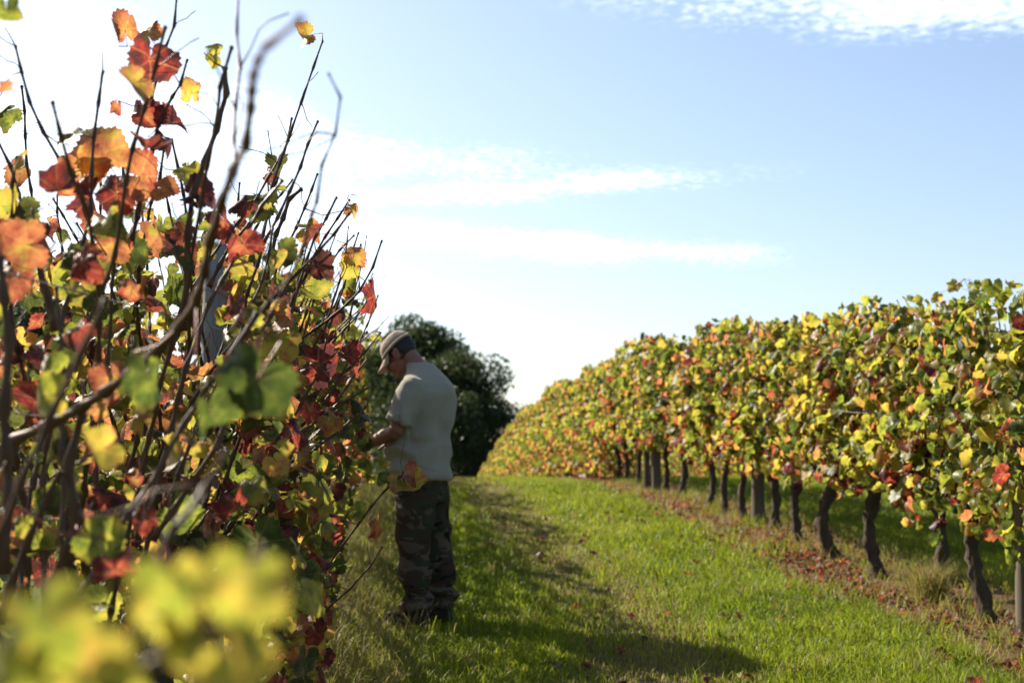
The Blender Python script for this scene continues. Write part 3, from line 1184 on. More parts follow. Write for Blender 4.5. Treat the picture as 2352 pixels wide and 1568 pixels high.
# leaves the man is reaching into
for k in range(40):
    x_, y_ = random.uniform(790, 885), random.uniform(945, 1120)
    if x_ > 846 and y_ < 1045:
        continue
    d_ = random.uniform(7.7, 8.2)
    lo, h_ = hue_left(0)
    hero_leaf(LV[7], x_, y_, d_, random.uniform(24, 44), random.uniform(lo, h_), random.uniform(.3, 1), random.uniform(-50, 50), random.uniform(-40, 40), random.randrange(10))
# a stray shoot standing above the right-hand row
rv = NEAR_R[0]
hero_cane(rv, [(2262, 760, 8.9), (2245, 700, 8.9), (2228, 670, 8.9), (2215, 640, 8.9)], .007, .003)
for x_, y_, w_, hu in ((2190, 658, 34, .44), (2250, 678, 40, .30), (2240, 660, 30, .26), (2258, 692, 36, .32), (2150, 683, 30, .46)):
    hero_leaf(rv, x_, y_, 8.9, w_, hu, .3, random.uniform(-60, 60), 10, random.randrange(8))

# ------------------------------------------------------------------ wooden posts and trellis wires
def post(s, t, h, label, group, seed, r=.055, lean=0.0, mat='post'):
    b = row(s, t)
    o = None
    r_ = random.Random(seed)
    pts = [Vector((lean * f, 0, -.1 + (h + .1) * f)) for f in np.linspace(0, 1, 12)]
    v, tt = tube(pts, [r * r_.uniform(.95, 1.05) for _ in pts], 11, rough=.12)
    o = obj('wooden_post', mesh_np('wooden_post', v, tt, smooth=False), None, M[mat], b)
    tag(o, label, 'post', group)
    return o


PG = 'wooden trellis posts'
post(7.80, ROW_R, 1.75, 'weathered wooden post at the near end of the right-hand row', PG, 1, .052, lean=.02)
post(13.44, ROW_R, 1.7, 'stout wooden post in the middle of the right-hand row', PG, 2, .068)
post(18.46, ROW_R, 1.7, 'darker of two posts standing together in the right-hand row', PG, 3, .062)
post(18.61, ROW_R - .10, 1.6, 'paler thin post of the pair in the right-hand row', PG, 4, .045)
post(23.96, ROW_R, 1.7, 'small far post beyond the paired posts near the crest', PG, 5, .06)
post(5.30, ROW_L, 1.93, 'tall grey split wooden post standing among the left-hand vines', PG, 6, .050, mat='grey_post')
post(10.8, ROW_L, 1.8, 'wooden post of the left-hand row hidden behind the man', PG, 7, .05)


def wire(t, z, s0, s1, label):
    ss = np.arange(s0, s1, 1.3)
    pts = [row(a, t, z + .01 * math.sin(a * 3)) for a in ss]
    v, tt = tube(pts, [.0016] * len(pts), 4)
    tag(obj('trellis_wire', mesh_np('trellis_wire', v, tt), None, M['wire']), label, 'wire', 'steel trellis wires')


wire(ROW_R + .02, .84, 2, 55, 'lower steel wire running along the right-hand vine row')
wire(ROW_R - .30, 1.20, 2, 55, 'middle steel wire on the alley face of the right-hand row')
wire(ROW_R + .03, 1.45, 2, 55, 'upper steel wire running along the right-hand vine row')
wire(ROW_L + .02, .82, .6, 50, 'lower steel wire through the left-hand vine row')
wire(ROW_L + .03, 1.62, .6, 50, 'upper steel wire through the left-hand vines before the sky')

# ------------------------------------------------------------------ trees on the far side of the crest
def tree_meshes(seed, H, W, n_leaf, yellow=.0):
    r_ = random.Random(seed)
    nr = np.random.default_rng(seed)
    parts = []
    top = Vector((0, 0, H * .62))
    pts = [Vector((r_.uniform(-.1, .1) * i, r_.uniform(-.1, .1) * i, H * .62 * i / 6)) for i in range(7)]
    parts.append(tube(pts, [.32 * (1 - .12 * i) for i in range(7)], 8, rough=.2))
    clumps = []
    for k in range(70):
        th = r_.uniform(0, 6.283)
        zf = r_.random() ** .8
        prof = math.sqrt(max(.05, 1 - ((zf - .38) / .66) ** 2))
        rr = W * prof * r_.uniform(.35, 1.0)
        c = Vector((math.cos(th) * rr, math.sin(th) * rr, H * (.04 + .90 * zf)))
        clumps.append((c, r_.uniform(.09, .17) * H * (.7 if zf > .8 else 1)))
        if k < 16:
            a = pts[min(6, 1 + int(zf * 5))]
            m_ = a.lerp(c, .55) + Vector((0, 0, .3))
            parts.append(tube([a, m_, c], [.12, .07, .03], 5))
    clumps.append((Vector((0, 0, H * .93)), .10 * H))
    V, T, Cc = [], [], []
    per = n_leaf // len(clumps)
    n = 0
    for c, rad in clumps:
        d = nr.normal(size=(per, 3))
        d /= np.linalg.norm(d, axis=1)[:, None]
        rr = rad * (1.12 - np.abs(nr.normal(0, .30, per)))[:, None]
        pos = np.array(c) + d * rr * np.array([1.15, 1.15, .8])
        a = nr.normal(size=(per, 3))
        a /= np.linalg.norm(a, axis=1)[:, None]
        b = np.cross(a, nr.normal(size=(per, 3)))
        b /= np.linalg.norm(b, axis=1)[:, None]
        sz = nr.uniform(.07, .16, per)[:, None]
        q_ = np.stack([pos - a * sz, pos + b * sz * .7, pos + a * sz, pos - b * sz * .7], 1).reshape(-1, 3)
        base = n + np.arange(per) * 4
        T.append(np.concatenate([np.stack([base, base + 1, base + 2], 1), np.stack([base, base + 2, base + 3], 1)]))
        tint = nr.random(per)[:, None]
        col = np.array([.010, .019, .007]) * (1 - tint) + np.array([.034, .047, .012]) * tint
        col = col * (1 - yellow) + np.array([.13, .13, .02]) * yellow
        Cc.append(np.repeat(np.concatenate([col, np.ones((per, 1))], 1), 4, 0))
        V.append(q_)
        n += per * 4
    cm = mesh_np('crown', np.concatenate(V), np.concatenate(T), {'lc': ('FLOAT_COLOR', np.concatenate(Cc))})
    cm.materials.append(M['tree_leaf'])
    tv, tt = join(parts)
    tm = mesh_np('trunk', tv, tt, smooth=True)
    tm.materials.append(M['bark'])
    return tm, cm


TREES = [tree_meshes(11, 12, 4.6, 26000), tree_meshes(12, 12, 5.2, 26000), tree_meshes(13, 12, 4.2, 20000, .30)]


def tree(px, top, d, k, label, wide=1.0, rot=0.0):
    x = (px - 1176) / F * d
    zt = EYE + (1100 - top) / F * d
    g = gz(d)
    h = (zt - g) / 12.0
    e = empty('broadleaf_tree', (x, d, g), rot)
    tag(e, label, 'tree', 'trees beyond the crest')
    for nm, me in zip(('trunk', 'crown'), TREES[k]):
        o = obj(nm, me, e)
        o.scale = (h * wide, h * wide, h)


tree(950, 728, 74, 0, 'tallest dark tree rising behind the head of the man', .72, .4)
tree(1050, 808, 70, 1, 'rounded dark tree beside the back of the man', .85, 2.1)
tree(1120, 915, 72, 0, 'lower dark tree next to the far end of the vines', .75, 3.6)
tree(868, 800, 80, 2, 'yellowish tree half hidden by the left-hand vines and the cap', .7, 1.0)
tree(1010, 880, 66, 1, 'low dense tree filling the gap beneath the taller trees', .8, 5.0)
tree(70, 672, 60, 0, 'tree showing over the vines at the far left', .55, 2.6)
tree(160, 775, 66, 1, 'low tree beside the tree at the far left', .6, .6)
tree(-60, 700, 64, 2, 'tree cut by the left picture edge behind the vines', .6, .9)


# ------------------------------------------------------------------ grass, weeds and fallen leaves
def smooth_noise(x, y, sc, seed):
    r_ = np.random.default_rng(seed)
    o = 0
    for k in range(6):
        a, f, p_ = r_.uniform(0, 6.28), sc * r_.uniform(.6, 1.9), r_.uniform(0, 6.28)
        o = o + np.sin((x * math.cos(a) + y * math.sin(a)) * f + p_)
    return o / 6


def blades(name, x, y, length, width, lean, dry, green_var, extra=None, stiff=1.0):
    n = len(x)
    z = GZ(y) + MICRO(x, y)
    th = rng.uniform(0, 2 * np.pi, n)
    fa = rng.uniform(0, 2 * np.pi, n)
    dirx, diry = np.cos(th), np.sin(th)
    wx, wy = np.cos(fa) * width, np.sin(fa) * width
    L = length
    mx_, mz = dirx * lean * L * .35, L * .55
    my = diry * lean * L * .35
    tx, ty, tz = dirx * lean * L, diry * lean * L, L * (1 - .35 * np.minimum(lean, 1.2) ** 2)
    V = np.empty((n, 5, 3))
    V[:, 0] = np.stack([x - wx, y - wy, z - .01], 1)
    V[:, 1] = np.stack([x + wx, y + wy, z - .01], 1)
    V[:, 2] = np.stack([x + mx_ - wx * .8, y + my - wy * .8, z + mz], 1)
    V[:, 3] = np.stack([x + mx_ + wx * .8, y + my + wy * .8, z + mz], 1)
    V[:, 4] = np.stack([x + tx, y + ty, z + tz], 1)
    b = np.arange(n)[:, None] * 5
    T = np.concatenate([b + np.array([[0, 1, 3]]), b + np.array([[0, 3, 2]]), b + np.array([[2, 3, 4]])])
    g1, g2, dr1, dr2 = np.array([.075, .118, .006]), np.array([.215, .250, .014]), np.array([.24, .185, .075]), np.array([.16, .10, .045])
    k = rng.random(n)[:, None]
    gcol = g1 * (1 - green_var[:, None]) + g2 * green_var[:, None]
    gcol = gcol * (.75 + .5 * k)
    dcol = dr1 * k + dr2 * (1 - k)
    col = gcol * (1 - dry[:, None]) + dcol * dry[:, None]
    cc = np.repeat(np.concatenate([col, np.ones((n, 1))], 1), 5, 0)
    me = mesh_np(name, V.reshape(-1, 3), T, {'lc': ('FLOAT_COLOR', cc)})
    me.materials.append(M['grass'])
    return me


def sample_ground(n, y0, y1, t0, t1, power=1.6):
    """points on the ground, denser near the camera, only where the view can reach"""
    u = rng.random(n * 3)
    a, b = y0 ** (1 - power), y1 ** (1 - power)
    y = (a + (b - a) * u) ** (1 / (1 - power))
    t = rng.uniform(t0, t1, n * 3)
    x = (t + UX * y) / UY
    keep = np.abs(x) < y * .40 + .3
    return x[keep][:n], y[keep][:n], t[keep][:n]


def masks(x, y, t):
    row_d = np.abs((t - ROW_R + GAP * 40 + GAP / 2) % GAP - GAP / 2)
    wob = smooth_noise(x, y, 2.0, 3) * .22
    soil = np.clip(1 - (row_d + wob - .42) / .3, 0, 1)
    trk = np.clip(1 - (np.abs(t + smooth_noise(x, y, .9, 4) * .22 - 1.42) - .18) / .36, 0, 1)
    return row_d, soil, trk


x, y, t = sample_ground(300000, 5.6, 30, -1.1, 8.2, 1.9)
row_d, soil, trk = masks(x, y, t)
tuft = smooth_noise(x, y, 5.0, 5)
keep = rng.random(len(x)) > np.clip(soil * .95 + trk * .30, 0, .96)
x, y, t, soil, trk, tuft = (a[keep] for a in (x, y, t, soil, trk, tuft))
pn = smooth_noise(x, y, 1.3, 6)
dry = (rng.random(len(x)) < np.clip(.05 + .50 * trk + .5 * soil + .12 * (pn > .25) + .5 * np.clip(1 - (t + .2) / .55, 0, 1), 0, .9)).astype(float) * rng.uniform(.5, 1, len(x))
gv_ = np.clip(.5 + .5 * pn + .35 * tuft + rng.normal(0, .2, len(x)), 0, 1)
ln = rng.uniform(.035, .085, len(x)) * (1 + .35 * np.clip(tuft, -.6, 1)) * (1 - .45 * trk)
wd = rng.uniform(.0016, .0032, len(x)) * (1 + .05 * y)
g = obj('grass', blades('grass', x, y, ln, wd, rng.uniform(.2, 1.1, len(x)), dry, gv_))
tag(g, 'short green grass of the alley between the vine rows', 'grass', kind='stuff')
# longer tufts
cx, cy, ct = sample_ground(420, 5.7, 22, -.2, 4.4, 1.6)
_, so, tr_ = masks(cx, cy, ct)
k = (rng.random(len(cx)) > tr_ * .8)
cx, cy = cx[k], cy[k]
m = 26
x = np.repeat(cx, m) + rng.normal(0, .035, len(cx) * m)
y = np.repeat(cy, m) + rng.normal(0, .035, len(cx) * m)
dt = np.repeat((rng.random(len(cx)) < .22).astype(float), m)
g = obj('grass_tufts', blades('grass_tufts', x, y, rng.uniform(.07, .16, len(x)), rng.uniform(.0018, .0034, len(x)), rng.uniform(.2, 1.2, len(x)), dt * rng.uniform(.5, 1, len(x)), rng.uniform(0, 1, len(x))))
tag(g, 'longer tufts standing out of the short grass', 'grass', kind='stuff')
# dry weeds along the foot of the left-hand row and under the right-hand row
n = 36000
yl = 4.5 + 13 * rng.random(n) ** 1.6
tl = ROW_L + np.abs(rng.normal(.10, .32, n))
x = (tl + UX * yl) / UY
m_ = 6000
yr = 7.5 + 14 * rng.random(m_)
tr2 = ROW_R + rng.normal(0, .30, m_)
x = np.concatenate([x, (tr2 + UX * yr) / UY])
y = np.concatenate([yl, yr])
nn = len(x)
drym = (rng.random(nn) < .78).astype(float) * rng.uniform(.4, 1, nn)
lw = np.concatenate([rng.uniform(.08, .30, n), rng.uniform(.05, .16, m_)])
g = obj('dry_weeds', blades('dry_weeds', x, y, lw, rng.uniform(.0012, .0028, nn), rng.uniform(.3, 1.5, nn), drym, rng.uniform(.2, 1, nn)))
tag(g, 'dry tangled weeds along the foot of the vines', 'weeds', kind='stuff')

# one tuft of dry grass at the foot of a vine
random.seed(5)
b = row(9.04, ROW_R - .02)
n = 420
x, y = b.x + rng.normal(0, .05, n) - .04, b.y + rng.normal(0, .05, n)
g = obj('dry_grass_tuft', blades('dry_grass_tuft', x, y, rng.uniform(.15, .36, n), rng.uniform(.0015, .003, n), rng.uniform(.2, .9, n), rng.uniform(.3, 1, n), rng.uniform(0, 1, n)))
tag(g, 'dry grass tuft at the foot of a vine in the right-hand row', 'grass')

# fallen leaves: the larger ones singly, the rest as litter under the rows
FL = 'fallen leaves on the ground'
spots = []
for k in range(150):
    if k < 95:
        yy = 7.3 + 11 * random.random() ** 1.3
        tt_ = ROW_R + random.gauss(-.15, .28)
        lab = 'fallen rust-red leaf on the bare soil under the right-hand row'
    else:
        yy = 6.3 + 9 * random.random() ** 1.3
        tt_ = random.uniform(.1, 2.9)
        lab = 'fallen brown leaf lying in the grass of the alley'
    xx = (tt_ + UX * yy) / UY
    z = gz(yy) + float(MICRO(xx, yy)) + .015 + (.02 if k >= 95 else 0)
    e = bpy.data.objects.new('fallen_leaf', random.choice(LEAF_MESH))
    C.objects.link(e)
    Rm = leaf_frame(Vector((random.uniform(-1, 1), random.uniform(-1, 1), random.uniform(-.2, .2))), Vector((random.uniform(-.4, .4), random.uniform(-.4, .4), random.choice((1, 1, -1)))))
    sc = random.uniform(.03, .055)
    e.matrix_basis = Matrix.Translation((xx, yy, z + .012)) @ Rm.to_4x4() @ Matrix.Diagonal((sc, sc, sc, 1))
    e.color = (random.uniform(.72, 1.0), random.uniform(.7, 1), random.random(), .6)
    tag(e, lab, 'leaf', FL)
items = []
for k in range(6500):
    yy = 7.0 + 17 * random.random() ** 1.2
    r3 = random.random()
    tt_ = ROW_R + random.gauss(-.18, .32) if r3 < .82 else (ROW_L + abs(random.gauss(.3, .4)) if r3 < .93 else random.uniform(.2, 3))
    xx = (tt_ + UX * yy) / UY
    if mnoise.noise(Vector((xx * 1.6, yy * 1.1, 4))) < random.uniform(-.45, .25):
        continue
    z = gz(yy) + float(MICRO(xx, yy)) + .012
    items.append((Vector((xx, yy, z)), Vector((random.uniform(-1, 1), random.uniform(-1, 1), random.uniform(-.2, .2))), Vector((random.uniform(-.5, .5), random.uniform(-.5, .5), 1)),
                  random.uniform(.022, .048), random.uniform(.74, 1.05), random.uniform(.8, 1)))
lt = obj('leaf_litter', mass_mesh('leaf_litter', items, None, .7))
tag(lt, 'small rusty leaf litter under the vine rows', 'leaves', kind='stuff')

# ------------------------------------------------------------------ the man
def ring_loft(rings, n=24, power=2.0):
    """closed surface through rings (centre, x axis vector, y axis vector)"""
    V, T = [], []
    for c, ax, ay in rings:
        c, ax, ay = Vector(c), Vector(ax), Vector(ay)
        for k in range(n):
            a = 2 * math.pi * k / n
            ca, sa = math.cos(a), math.sin(a)
            ca = math.copysign(abs(ca) ** (2 / power), ca)
            sa = math.copysign(abs(sa) ** (2 / power), sa)
            V.append(tuple(c + ax * ca + ay * sa))
    for i in range(len(rings) - 1):
        a, b = i * n, (i + 1) * n
        for k in range(n):
            k2 = (k + 1) % n
            T += [(a + k, a + k2, b + k2), (a + k, b + k2, b + k)]
    V += [tuple(rings[0][0]), tuple(rings[-1][0])]
    m_ = len(V)
    b = (len(rings) - 1) * n
    for k in range(n):
        k2 = (k + 1) % n
        T += [(k2, k, m_ - 2), (b + k, b + k2, m_ - 1)]
    return np.array(V, float), np.array(T, np.int32)


def limb(pts, rad, n=16):
    """a round limb through pts with closed rounded ends"""
    pts = [Vector(p) for p in pts]
    d0 = (pts[0] - pts[1]).normalized()
    d1 = (pts[-1] - pts[-2]).normalized()
    P_ = [pts[0] + d0 * rad[0] * .7] + pts + [pts[-1] + d1 * rad[-1] * .7]
    Rr = [rad[0] * .45] + list(rad) + [rad[-1] * .45]
    return tube(P_, Rr, n)


def ellipsoid(c, r, rot=None, nu=20, nv=12):
    rings = []
    for i in range(nv + 1):
        a = math.pi * (i + .02) / (nv + .04) - math.pi / 2
        rings.append((Vector((0, 0, math.sin(a) * r[2])), Vector((math.cos(a) * r[0], 0, 0)), Vector((0, math.cos(a) * r[1], 0))))
    v, t = ring_loft(rings, nu)
    if rot is not None:
        v = v @ np.array(rot).T
    return v + np.array(c), t


def fuse(name, parts, voxel, smooth=4):
    """join overlapping shapes into one continuous skin"""
    v, t = join(parts)
    me = mesh_np(name, v, t)
    tmp = bpy.data.objects.new('tmp', me)
    C.objects.link(tmp)
    md = tmp.modifiers.new('r', 'REMESH')
    md.mode = 'VOXEL'
    md.voxel_size = voxel
    if smooth:
        sm = tmp.modifiers.new('s', 'SMOOTH')
        sm.iterations = smooth
        sm.factor = .5
    dg = bpy.context.evaluated_depsgraph_get()
    ev = tmp.evaluated_get(dg)
    res = bpy.data.meshes.new_from_object(ev)
    bpy.data.objects.remove(tmp)
    res.name = name
    res.polygons.foreach_set('use_smooth', np.ones(len(res.polygons), dtype=bool))
    return res


def displace(me, fn):
    n = len(me.vertices)
    co = np.empty(n * 3, np.float32)
    no = np.empty(n * 3, np.float32)
    me.vertices.foreach_get('co', co)
    me.vertices.foreach_get('normal', no)
    co, no = co.reshape(-1, 3), no.reshape(-1, 3)
    d = np.array([fn(c) for c in co])
    me.vertices.foreach_set('co', (co + no * d[:, None]).ravel())
    me.update()


def f_skin(n):
    a = n.noise(_obj(n), 25, 4)
    col = n.mix(a, (.17, .070, .045), (.25, .115, .078))
    return principled(n, col, 0.5, 0.35, **{'Subsurface Weight': 0.08, 'Subsurface Radius': (.01, .004, .002)})


def cloth(name, c1, c2, weave=900, bumpy=.3):
    def f(n):
        c = _obj(n)
        a = n.noise(c, 6, 4)
        wv_ = n.noise(c, weave, 2)
        fold = n.noise(n.vmath('MULTIPLY', c, (9, 9, 16)), 1.0, 3, .5, dist=.8)
        h = n.math('ADD', n.math('MULTIPLY', fold, 1.0), n.math('MULTIPLY', wv_, .05))
        return principled(n, n.mix(a, c1, c2), 0.9, 0.15, n.bump(h, bumpy, .03), **{'Sheen Weight': .15})
    simple(name, f)


simple('skin', f_skin)
cloth('shirt', (.222, .212, .164), (.280, .268, .210), bumpy=.22)
cloth('cap_cloth', (.27, .205, .140), (.34, .265, .19), bumpy=.15)
cloth('boot', (.016, .015, .014), (.03, .028, .025))


def f_camo(n):
    c = _obj(n)
    v = n.vmath('MULTIPLY', c, (1, 1, 1.7))
    a = n.noise(v, 5.0, 2, .5, dist=1.1)
    b = n.noise(n.vmath('ADD', v, (3.1, 1.7, 9.2)), 5.0, 2, .5, dist=1.2)
    d = n.noise(n.vmath('ADD', v, (7.3, 4.4, 2.2)), 6.0, 2, .5, dist=1.3)
    col = n.mix(n.step(a, .50, .515), (.090, .070, .050), (.036, .039, .024))
    col = n.mix(n.step(b, .53, .545), col, (.048, .030, .020))
    col = n.mix(n.step(d, .60, .615), col, (.011, .012, .013))
    fold = n.noise(n.vmath('MULTIPLY', c, (9, 9, 20)), 1.0, 3, .5, dist=.8)
    return principled(n, col, .9, .12, n.bump(fold, .35, .03))


def f_hair(n):
    st = n.noise(n.vmath('MULTIPLY', _obj(n), (140, 60, 40)), 1.0, 3)
    return principled(n, n.mix(st, (.006, .005, .005), (.026, .023, .022)), .6, .3, n.bump(st, .8, .006))


simple('camo', f_camo)
simple('hair', f_hair)

# local frame: +Y ahead of him, +X to his right, z up; stands at (x, y) turned to the vines and slightly away from the camera
man_at = P(972, 1425, 8.44)
MAN_YAW = R(90 - 24)
NECK = Vector((0, -.015, 1.46))
HEAD = Vector((0, .165, 1.575))
HR = Matrix.Rotation(R(-36), 3, 'X')       # head bowed


def hd(x, y, z):
    return HEAD + HR @ Vector((x, y, z))


def hell(c, r, rot=None):
    rr = HR if rot is None else HR @ rot
    return ellipsoid(hd(*c), r, rr)


def hand(wrist, fwd, palm_n, sgn):
    """palm, four curled fingers and a thumb leaving the side of the palm"""
    f, pn = fwd.normalized(), palm_n.normalized()
    pn = (pn - f * pn.dot(f)).normalized()
    sd = f.cross(pn) * sgn
    parts = []
    rings = [(wrist + f * d_, sd * w_, pn * h_) for d_, w_, h_ in ((-.02, .026, .019), (.02, .032, .017), (.055, .040, .015), (.088, .041, .013), (.098, .032, .010))]
    parts.append(ring_loft(rings, 16))
    for k, (off, L) in enumerate(((-.030, .066), (-.010, .076), (.010, .072), (.029, .056))):
        p0 = wrist + f * .085 + sd * off
        d_ = (f + sd * off * 2).normalized()
        p1 = p0 + d_ * L * .45 + pn * .004
        p2 = p1 + (d_ * .75 + pn * .65).normalized() * L * .32
        p3 = p2 + (d_ * .25 + pn * .95).normalized() * L * .28
        parts.append(limb([p0 - d_ * .02, p1, p2, p3], [.0098, .0092, .0086, .0076], 10))
    t0 = wrist + f * .022 - sd * .028
    t1 = t0 + (f * .6 - sd * .75 + pn * .25).normalized() * .040
    t2 = t1 + (f * .85 - sd * .25 + pn * .4).normalized() * .032
    t3 = t2 + (f * .8 + sd * .1 + pn * .6).normalized() * .024
    parts.append(limb([t0, t1, t2, t3], [.014, .0118, .0105, .0088], 10))
    return parts


body = []
body.append(ring_loft([((0, cy, z), (rx, 0, 0), (0, ry, 0)) for z, cy, rx, ry in ((.80, 0, .15, .11), (.95, .03, .175, .14), (1.10, .02, .175, .13), (1.28, -.02, .18, .115), (1.39, -.01, .15, .10), (1.47, .02, .09, .07))]))
body.append(limb([(0, -.01, 1.40), (0, .025, 1.47), tuple(hd(0, -.045, -.045)), tuple(hd(0, -.035, -.01))], [.074, .060, .054, .056]))
body.append(hell((0, -.012, .035), (.076, .097, .088)))
body.append(hell((0, .022, -.040), (.061, .074, .072)))
body.append(hell((0, .068, -.092), (.030, .026, .024)))
body.append(hell((0, .083, .018), (.052, .018, .014)))
body.append(hell((0, .100, -.022), (.014, .020, .028), Matrix.Rotation(R(18), 3, 'X')))
body.append(hell((0, .112, -.040), (.016, .013, .012)))
body.append(hell((0, .088, -.066), (.025, .012, .007)))
body.append(hell((0, .086, -.076), (.022, .012, .007)))
for sg in (-1, 1):
    body.append(hell((sg * .034, .078, -.002), (.016, .013, .010)))
    body.append(hell((sg * .046, .058, -.036), (.024, .026, .022)))
    body.append(hell((sg * .085, -.012, -.012), (.011, .024, .036), Matrix.Rotation(R(sg * 16), 3, 'Z')))
    body.append(hell((sg * .090, -.024, .004), (.010, .018, .024), Matrix.Rotation(R(sg * 24), 3, 'Z')))
arms = {}
for sg, sh, el_, wr in ((-1, (-.180, -.020, 1.375), (-.250, .060, 1.105), (-.140, .300, 1.045)), (1, (.180, -.020, 1.375), (.275, .020, 1.120), (.145, .280, 1.090))):
    sh, el_, wr = Vector(sh), Vector(el_), Vector(wr)
    body.append(limb([sh, sh.lerp(el_, .5), el_], [.058, .050, .043]))
    body.append(limb([el_, el_.lerp(wr, .3), el_.lerp(wr, .75), wr], [.042, .046, .034, .028]))
    body += hand(wr + (wr - el_).normalized() * .01, (wr - el_), Vector((-sg * .5, 0, -.8)), sg)
    arms[sg] = (sh, el_, wr)
for sg in (-1, 1):
    body.append(limb([(sg * .09, 0, .86), (sg * .105, .02, .48), (sg * .115, -.01, .12)], [.085, .055, .042]))
    body.append(ellipsoid((sg * .125, .06, .05), (.035, .10, .035)))
bm_ = fuse('person', body, .0055, 3)
bm_.materials.append(M['skin'])
man = obj('person', bm_, None, None, (man_at.x, man_at.y, gz(man_at.y) + .005))
man.rotation_euler = (0, 0, MAN_YAW)
tag(man, 'man in khaki cap, grey-green t-shirt and camouflage trousers, bent over the vines', 'person')

# t-shirt
sh_parts = [ring_loft([((0, cy, z), (rx, 0, 0), (0, ry, 0)) for z, cy, rx, ry in (
    (.835, .012, .192, .158), (.86, .015, .194, .162), (.95, .035, .200, .172), (1.04, .035, .200, .168), (1.13, .018, .200, .155), (1.24, -.012, .206, .146),
    (1.33, -.030, .212, .140), (1.39, -.024, .200, .130), (1.435, -.010, .164, .114), (1.478, .008, .110, .094), (1.522, .036, .078, .078))], 32, 2.25)]
for sg in (-1, 1):
    a, e_, _ = arms[sg]
    d_ = (e_ - a)
    rings = []
    ax = Vector((0, 1, 0))
    for f, rx, ry in ((-.16, .040, .050), (-.02, .064, .078), (.25, .074, .088), (.5, .070, .084), (.74, .068, .084), (.80, .068, .085)):
        c_ = a + d_ * f
        ay = d_.normalized().cross(ax).normalized()
        bx = ay.cross(d_.normalized()).normalized()
        rings.append((c_, ay * rx, bx * ry))
    sh_parts.append(ring_loft(rings, 20))
shm = fuse('t_shirt', sh_parts, .009, 5)


def shirt_fold(c):
    x_, y_, z_ = float(c[0]), float(c[1]), float(c[2])
    p = Vector((x_ * 4.0, y_ * 4.0, z_ * 7.5))
    v_ = mnoise.noise(p + Vector((3, 1, 2)))
    d = (.5 - abs(v_)) * .030 * min(1, max(0, (1.42 - z_) / .3))
    # drapery hanging from the shoulder blades down the back
    if y_ < 0:
        d += .016 * math.sin(x_ * 36 + 2.2 * mnoise.noise(Vector((x_ * 3, 0, z_ * 4)))) * max(0, min(1, (z_ - .9) / .25)) * min(1, max(0, (1.40 - z_) / .15))
    d += .012 * math.sin(z_ * 46 + 3 * mnoise.noise(Vector((x_ * 5, y_ * 5, 1)))) * max(0, min(1, (1.12 - z_) / .12)) * (1 if y_ > -.05 else .4)
    return d


displace(shm, shirt_fold)
shm.materials.append(M['shirt'])
shirt = obj('t_shirt', shm, man)
shirt['label'] = 'loose grey-green cotton t-shirt'

# trousers: two loose legs and a seat
tp = [ring_loft([((0, cy, z), (rx, 0, 0), (0, ry, 0)) for z, cy, rx, ry in ((.70, .0, .150, .120), (.78, .002, .176, .138), (.86, .008, .176, .140), (.92, .015, .165, .132))], 28, 2.2)]
for sg in (-1, 1):
    fwd_ = .02 if sg < 0 else -.03
    rings = []
    for z, cx_, cy, rx, ry in ((.80, .085, .012, .094, .128), (.66, .092, .008, .096, .124), (.52, .098, .004 + fwd_ * .4, .090, .112), (.40, .102, -.006 + fwd_ * .7, .084, .102),
                               (.28, .106, -.020 + fwd_, .080, .094), (.17, .110, -.030 + fwd_, .078, .090), (.115, .112, -.034 + fwd_, .083, .098), (.085, .112, -.032 + fwd_, .076, .090)):
        rings.append(((sg * cx_, cy, z), (rx, 0, 0), (0, ry, 0)))
    tp.append(ring_loft(rings, 24))
trm = fuse('trousers', tp, .009, 4)


def trouser_fold(c):
    x_, y_, z_ = float(c[0]), float(c[1]), float(c[2])
    s_ = 1 if x_ > 0 else -1
    a = math.atan2(y_, x_ - s_ * .11)
    low = max(0, min(1, (.45 - z_) / .3))
    d = (.006 + .010 * low) * math.sin(z_ * (38 + 22 * low) + 1.6 * math.sin(a + s_) + 2.5 * mnoise.noise(Vector((x_ * 6, y_ * 6, z_ * 5))))
    return d + .008 * mnoise.noise(Vector((x_ * 7, y_ * 7, z_ * 9)))


displace(trm, trouser_fold)
trm.materials.append(M['camo'])
trs = obj('trousers', trm, man)
trs['label'] = 'loose trousers in brown, green and black camouflage'
for sg in (-1, 1):
    fwd_ = .02 if sg < 0 else -.03
    bp = [ring_loft([((sg * .112, -.035 + fwd_, z), (.048, 0, 0), (0, .058, 0)) for z in (.03, .08, .16)], 16),
          ring_loft([((sg * .115, y_ - .025 + fwd_, .045 * h_), (w_, 0, 0), (0, 0, .05 * h_)) for y_, w_, h_ in ((-.085, .030, .8), (-.05, .043, 1.0), (.03, .044, 1.0), (.10, .050, .85), (.16, .046, .75), (.195, .028, .6))], 16)]
    bo = fuse('boot', bp, .008, 3)
    bo.materials.append(M['boot'])
    obj('boot', bo, man)

# hair below the cap
hp = [hell((0, -.022, .022), (.083, .096, .088))]
hm = fuse('hair', hp, .006, 1)
bmh = bmesh.new()
bmh.from_mesh(hm)
inv_h = HR.transposed()
dead = []
for vv in bmh.verts:
    q_ = inv_h @ (vv.co - HEAD)
    hairline = -.060 + .075 * max(0, (q_.y + .02) / .06) if q_.y > -.02 else -.055
    if q_.z < hairline or (q_.y > .035) or (abs(q_.x) > .06 and -.036 < q_.y < .012 and q_.z < .020):
        dead.append(vv)
bmesh.ops.delete(bmh, geom=dead, context='VERTS')
bmh.to_mesh(hm)
bmh.free()
hm.materials.append(M['hair'])
hair = obj('hair', hm, man)
hair['label'] = 'short dark hair, greying at the temple'

# cap: dome, brim, band and strap
CT = HR @ Matrix.Rotation(R(-6), 3, 'X')


def cp(x, y, z):
    return HEAD + CT @ Vector((x, y, z))


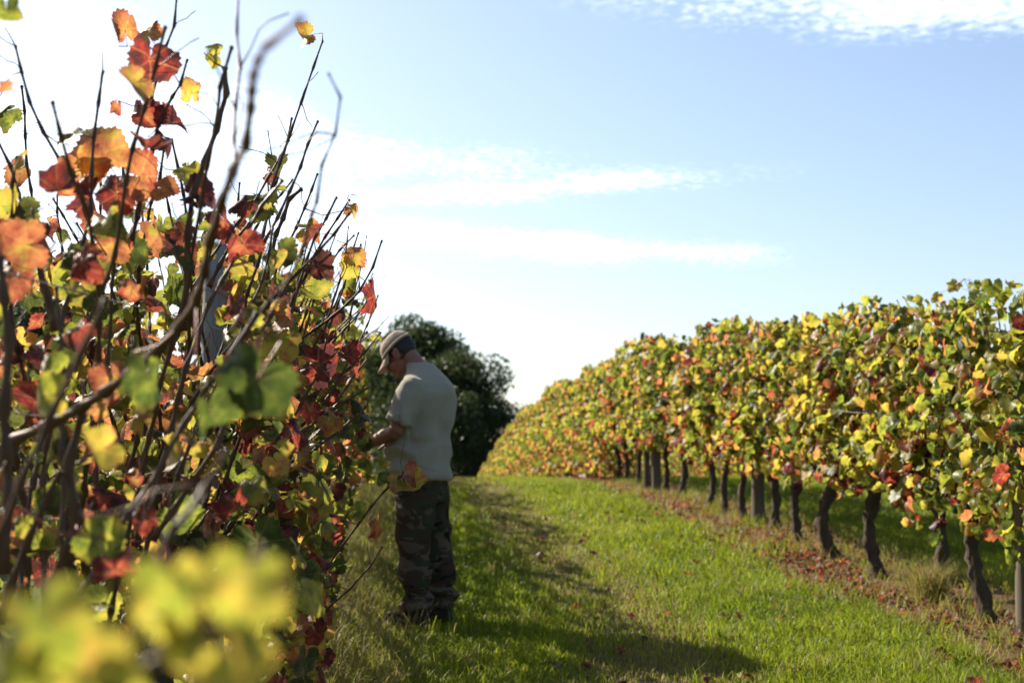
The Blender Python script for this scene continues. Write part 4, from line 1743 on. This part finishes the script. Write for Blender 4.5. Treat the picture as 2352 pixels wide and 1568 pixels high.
cv, ct_ = [], []
NU, NV = 36, 12
for i in range(NV + 1):
    a = math.pi / 2 * i / NV
    for k in range(NU):
        b_ = 2 * math.pi * k / NU
        rr = math.cos(a) ** .72
        seam = 1 - .012 * (abs(math.sin(b_ * 3)) < .12)
        crum = 1 + .03 * mnoise.noise(Vector((math.cos(b_) * 2, math.sin(b_) * 2, a * 3)))
        cv.append(tuple(cp(math.cos(b_) * .090 * rr * seam * crum, -.010 + math.sin(b_) * .110 * rr * seam * crum, .034 + .100 * math.sin(a) ** .9 * crum + .012 * (math.sin(b_) < 0) * math.cos(a) * -math.sin(b_))))
for i in range(NV):
    for k in range(NU):
        k2 = (k + 1) % NU
        ct_ += [(i * NU + k, i * NU + k2, (i + 1) * NU + k2), (i * NU + k, (i + 1) * NU + k2, (i + 1) * NU + k)]
dome = mesh_np('cap', np.array(cv), np.array(ct_), smooth=True)
dome.materials.append(M['cap_cloth'])
cap = obj('cap', dome, man)
cap['label'] = 'faded khaki baseball cap pulled low'
so_ = cap.modifiers.new('thick', 'SOLIDIFY')
so_.thickness = .003
bv, bt = [], []
NA, NR = 17, 6
for i in range(NR + 1):
    f = i / NR
    for k in range(NA):
        a = math.pi * (.10 + .80 * k / (NA - 1))
        ext = .082 * f * (math.sin(a) ** .65)
        x_ = math.cos(a) * (.090 - .008 * f)
        y_ = -.010 + math.sin(a) * .108 + ext
        z_ = .036 - .022 * f - .32 * (x_ * x_) / .09 * (.4 + f) * 1.0
        bv.append(tuple(cp(x_, y_, z_)))
for i in range(NR):
    for k in range(NA - 1):
        bt += [(i * NA + k, i * NA + k + 1, (i + 1) * NA + k + 1), (i * NA + k, (i + 1) * NA + k + 1, (i + 1) * NA + k)]
brm = mesh_np('brim', np.array(bv), np.array(bt), smooth=True)
brm.materials.append(M['cap_cloth'])
brim = obj('brim', brm, cap)
so_ = brim.modifiers.new('thick', 'SOLIDIFY')
so_.thickness = .005
v_, t_ = tube([cp(math.cos(a) * .0925, -.010 + math.sin(a) * .1125, .042 + .012 * max(0, -math.sin(a))) for a in np.linspace(0, 2 * math.pi, 33)], [.006] * 33, 6)
bd = mesh_np('band', v_, t_, smooth=True)
obj('band', bd, cap, M['cap_cloth'])
v_, t_ = ellipsoid(cp(0, -.010, .134), (.008, .008, .005))
obj('button', mesh_np('button', v_, t_, smooth=True), cap, M['cap_cloth'])
v_, t_ = tube([cp(.03, -.112, .060), cp(.01, -.124, .066), cp(-.014, -.128, .058), cp(-.024, -.120, .044)], [.006, .007, .007, .005], 6)
obj('strap', mesh_np('strap', v_, t_, smooth=True), cap, M['cap_cloth'])
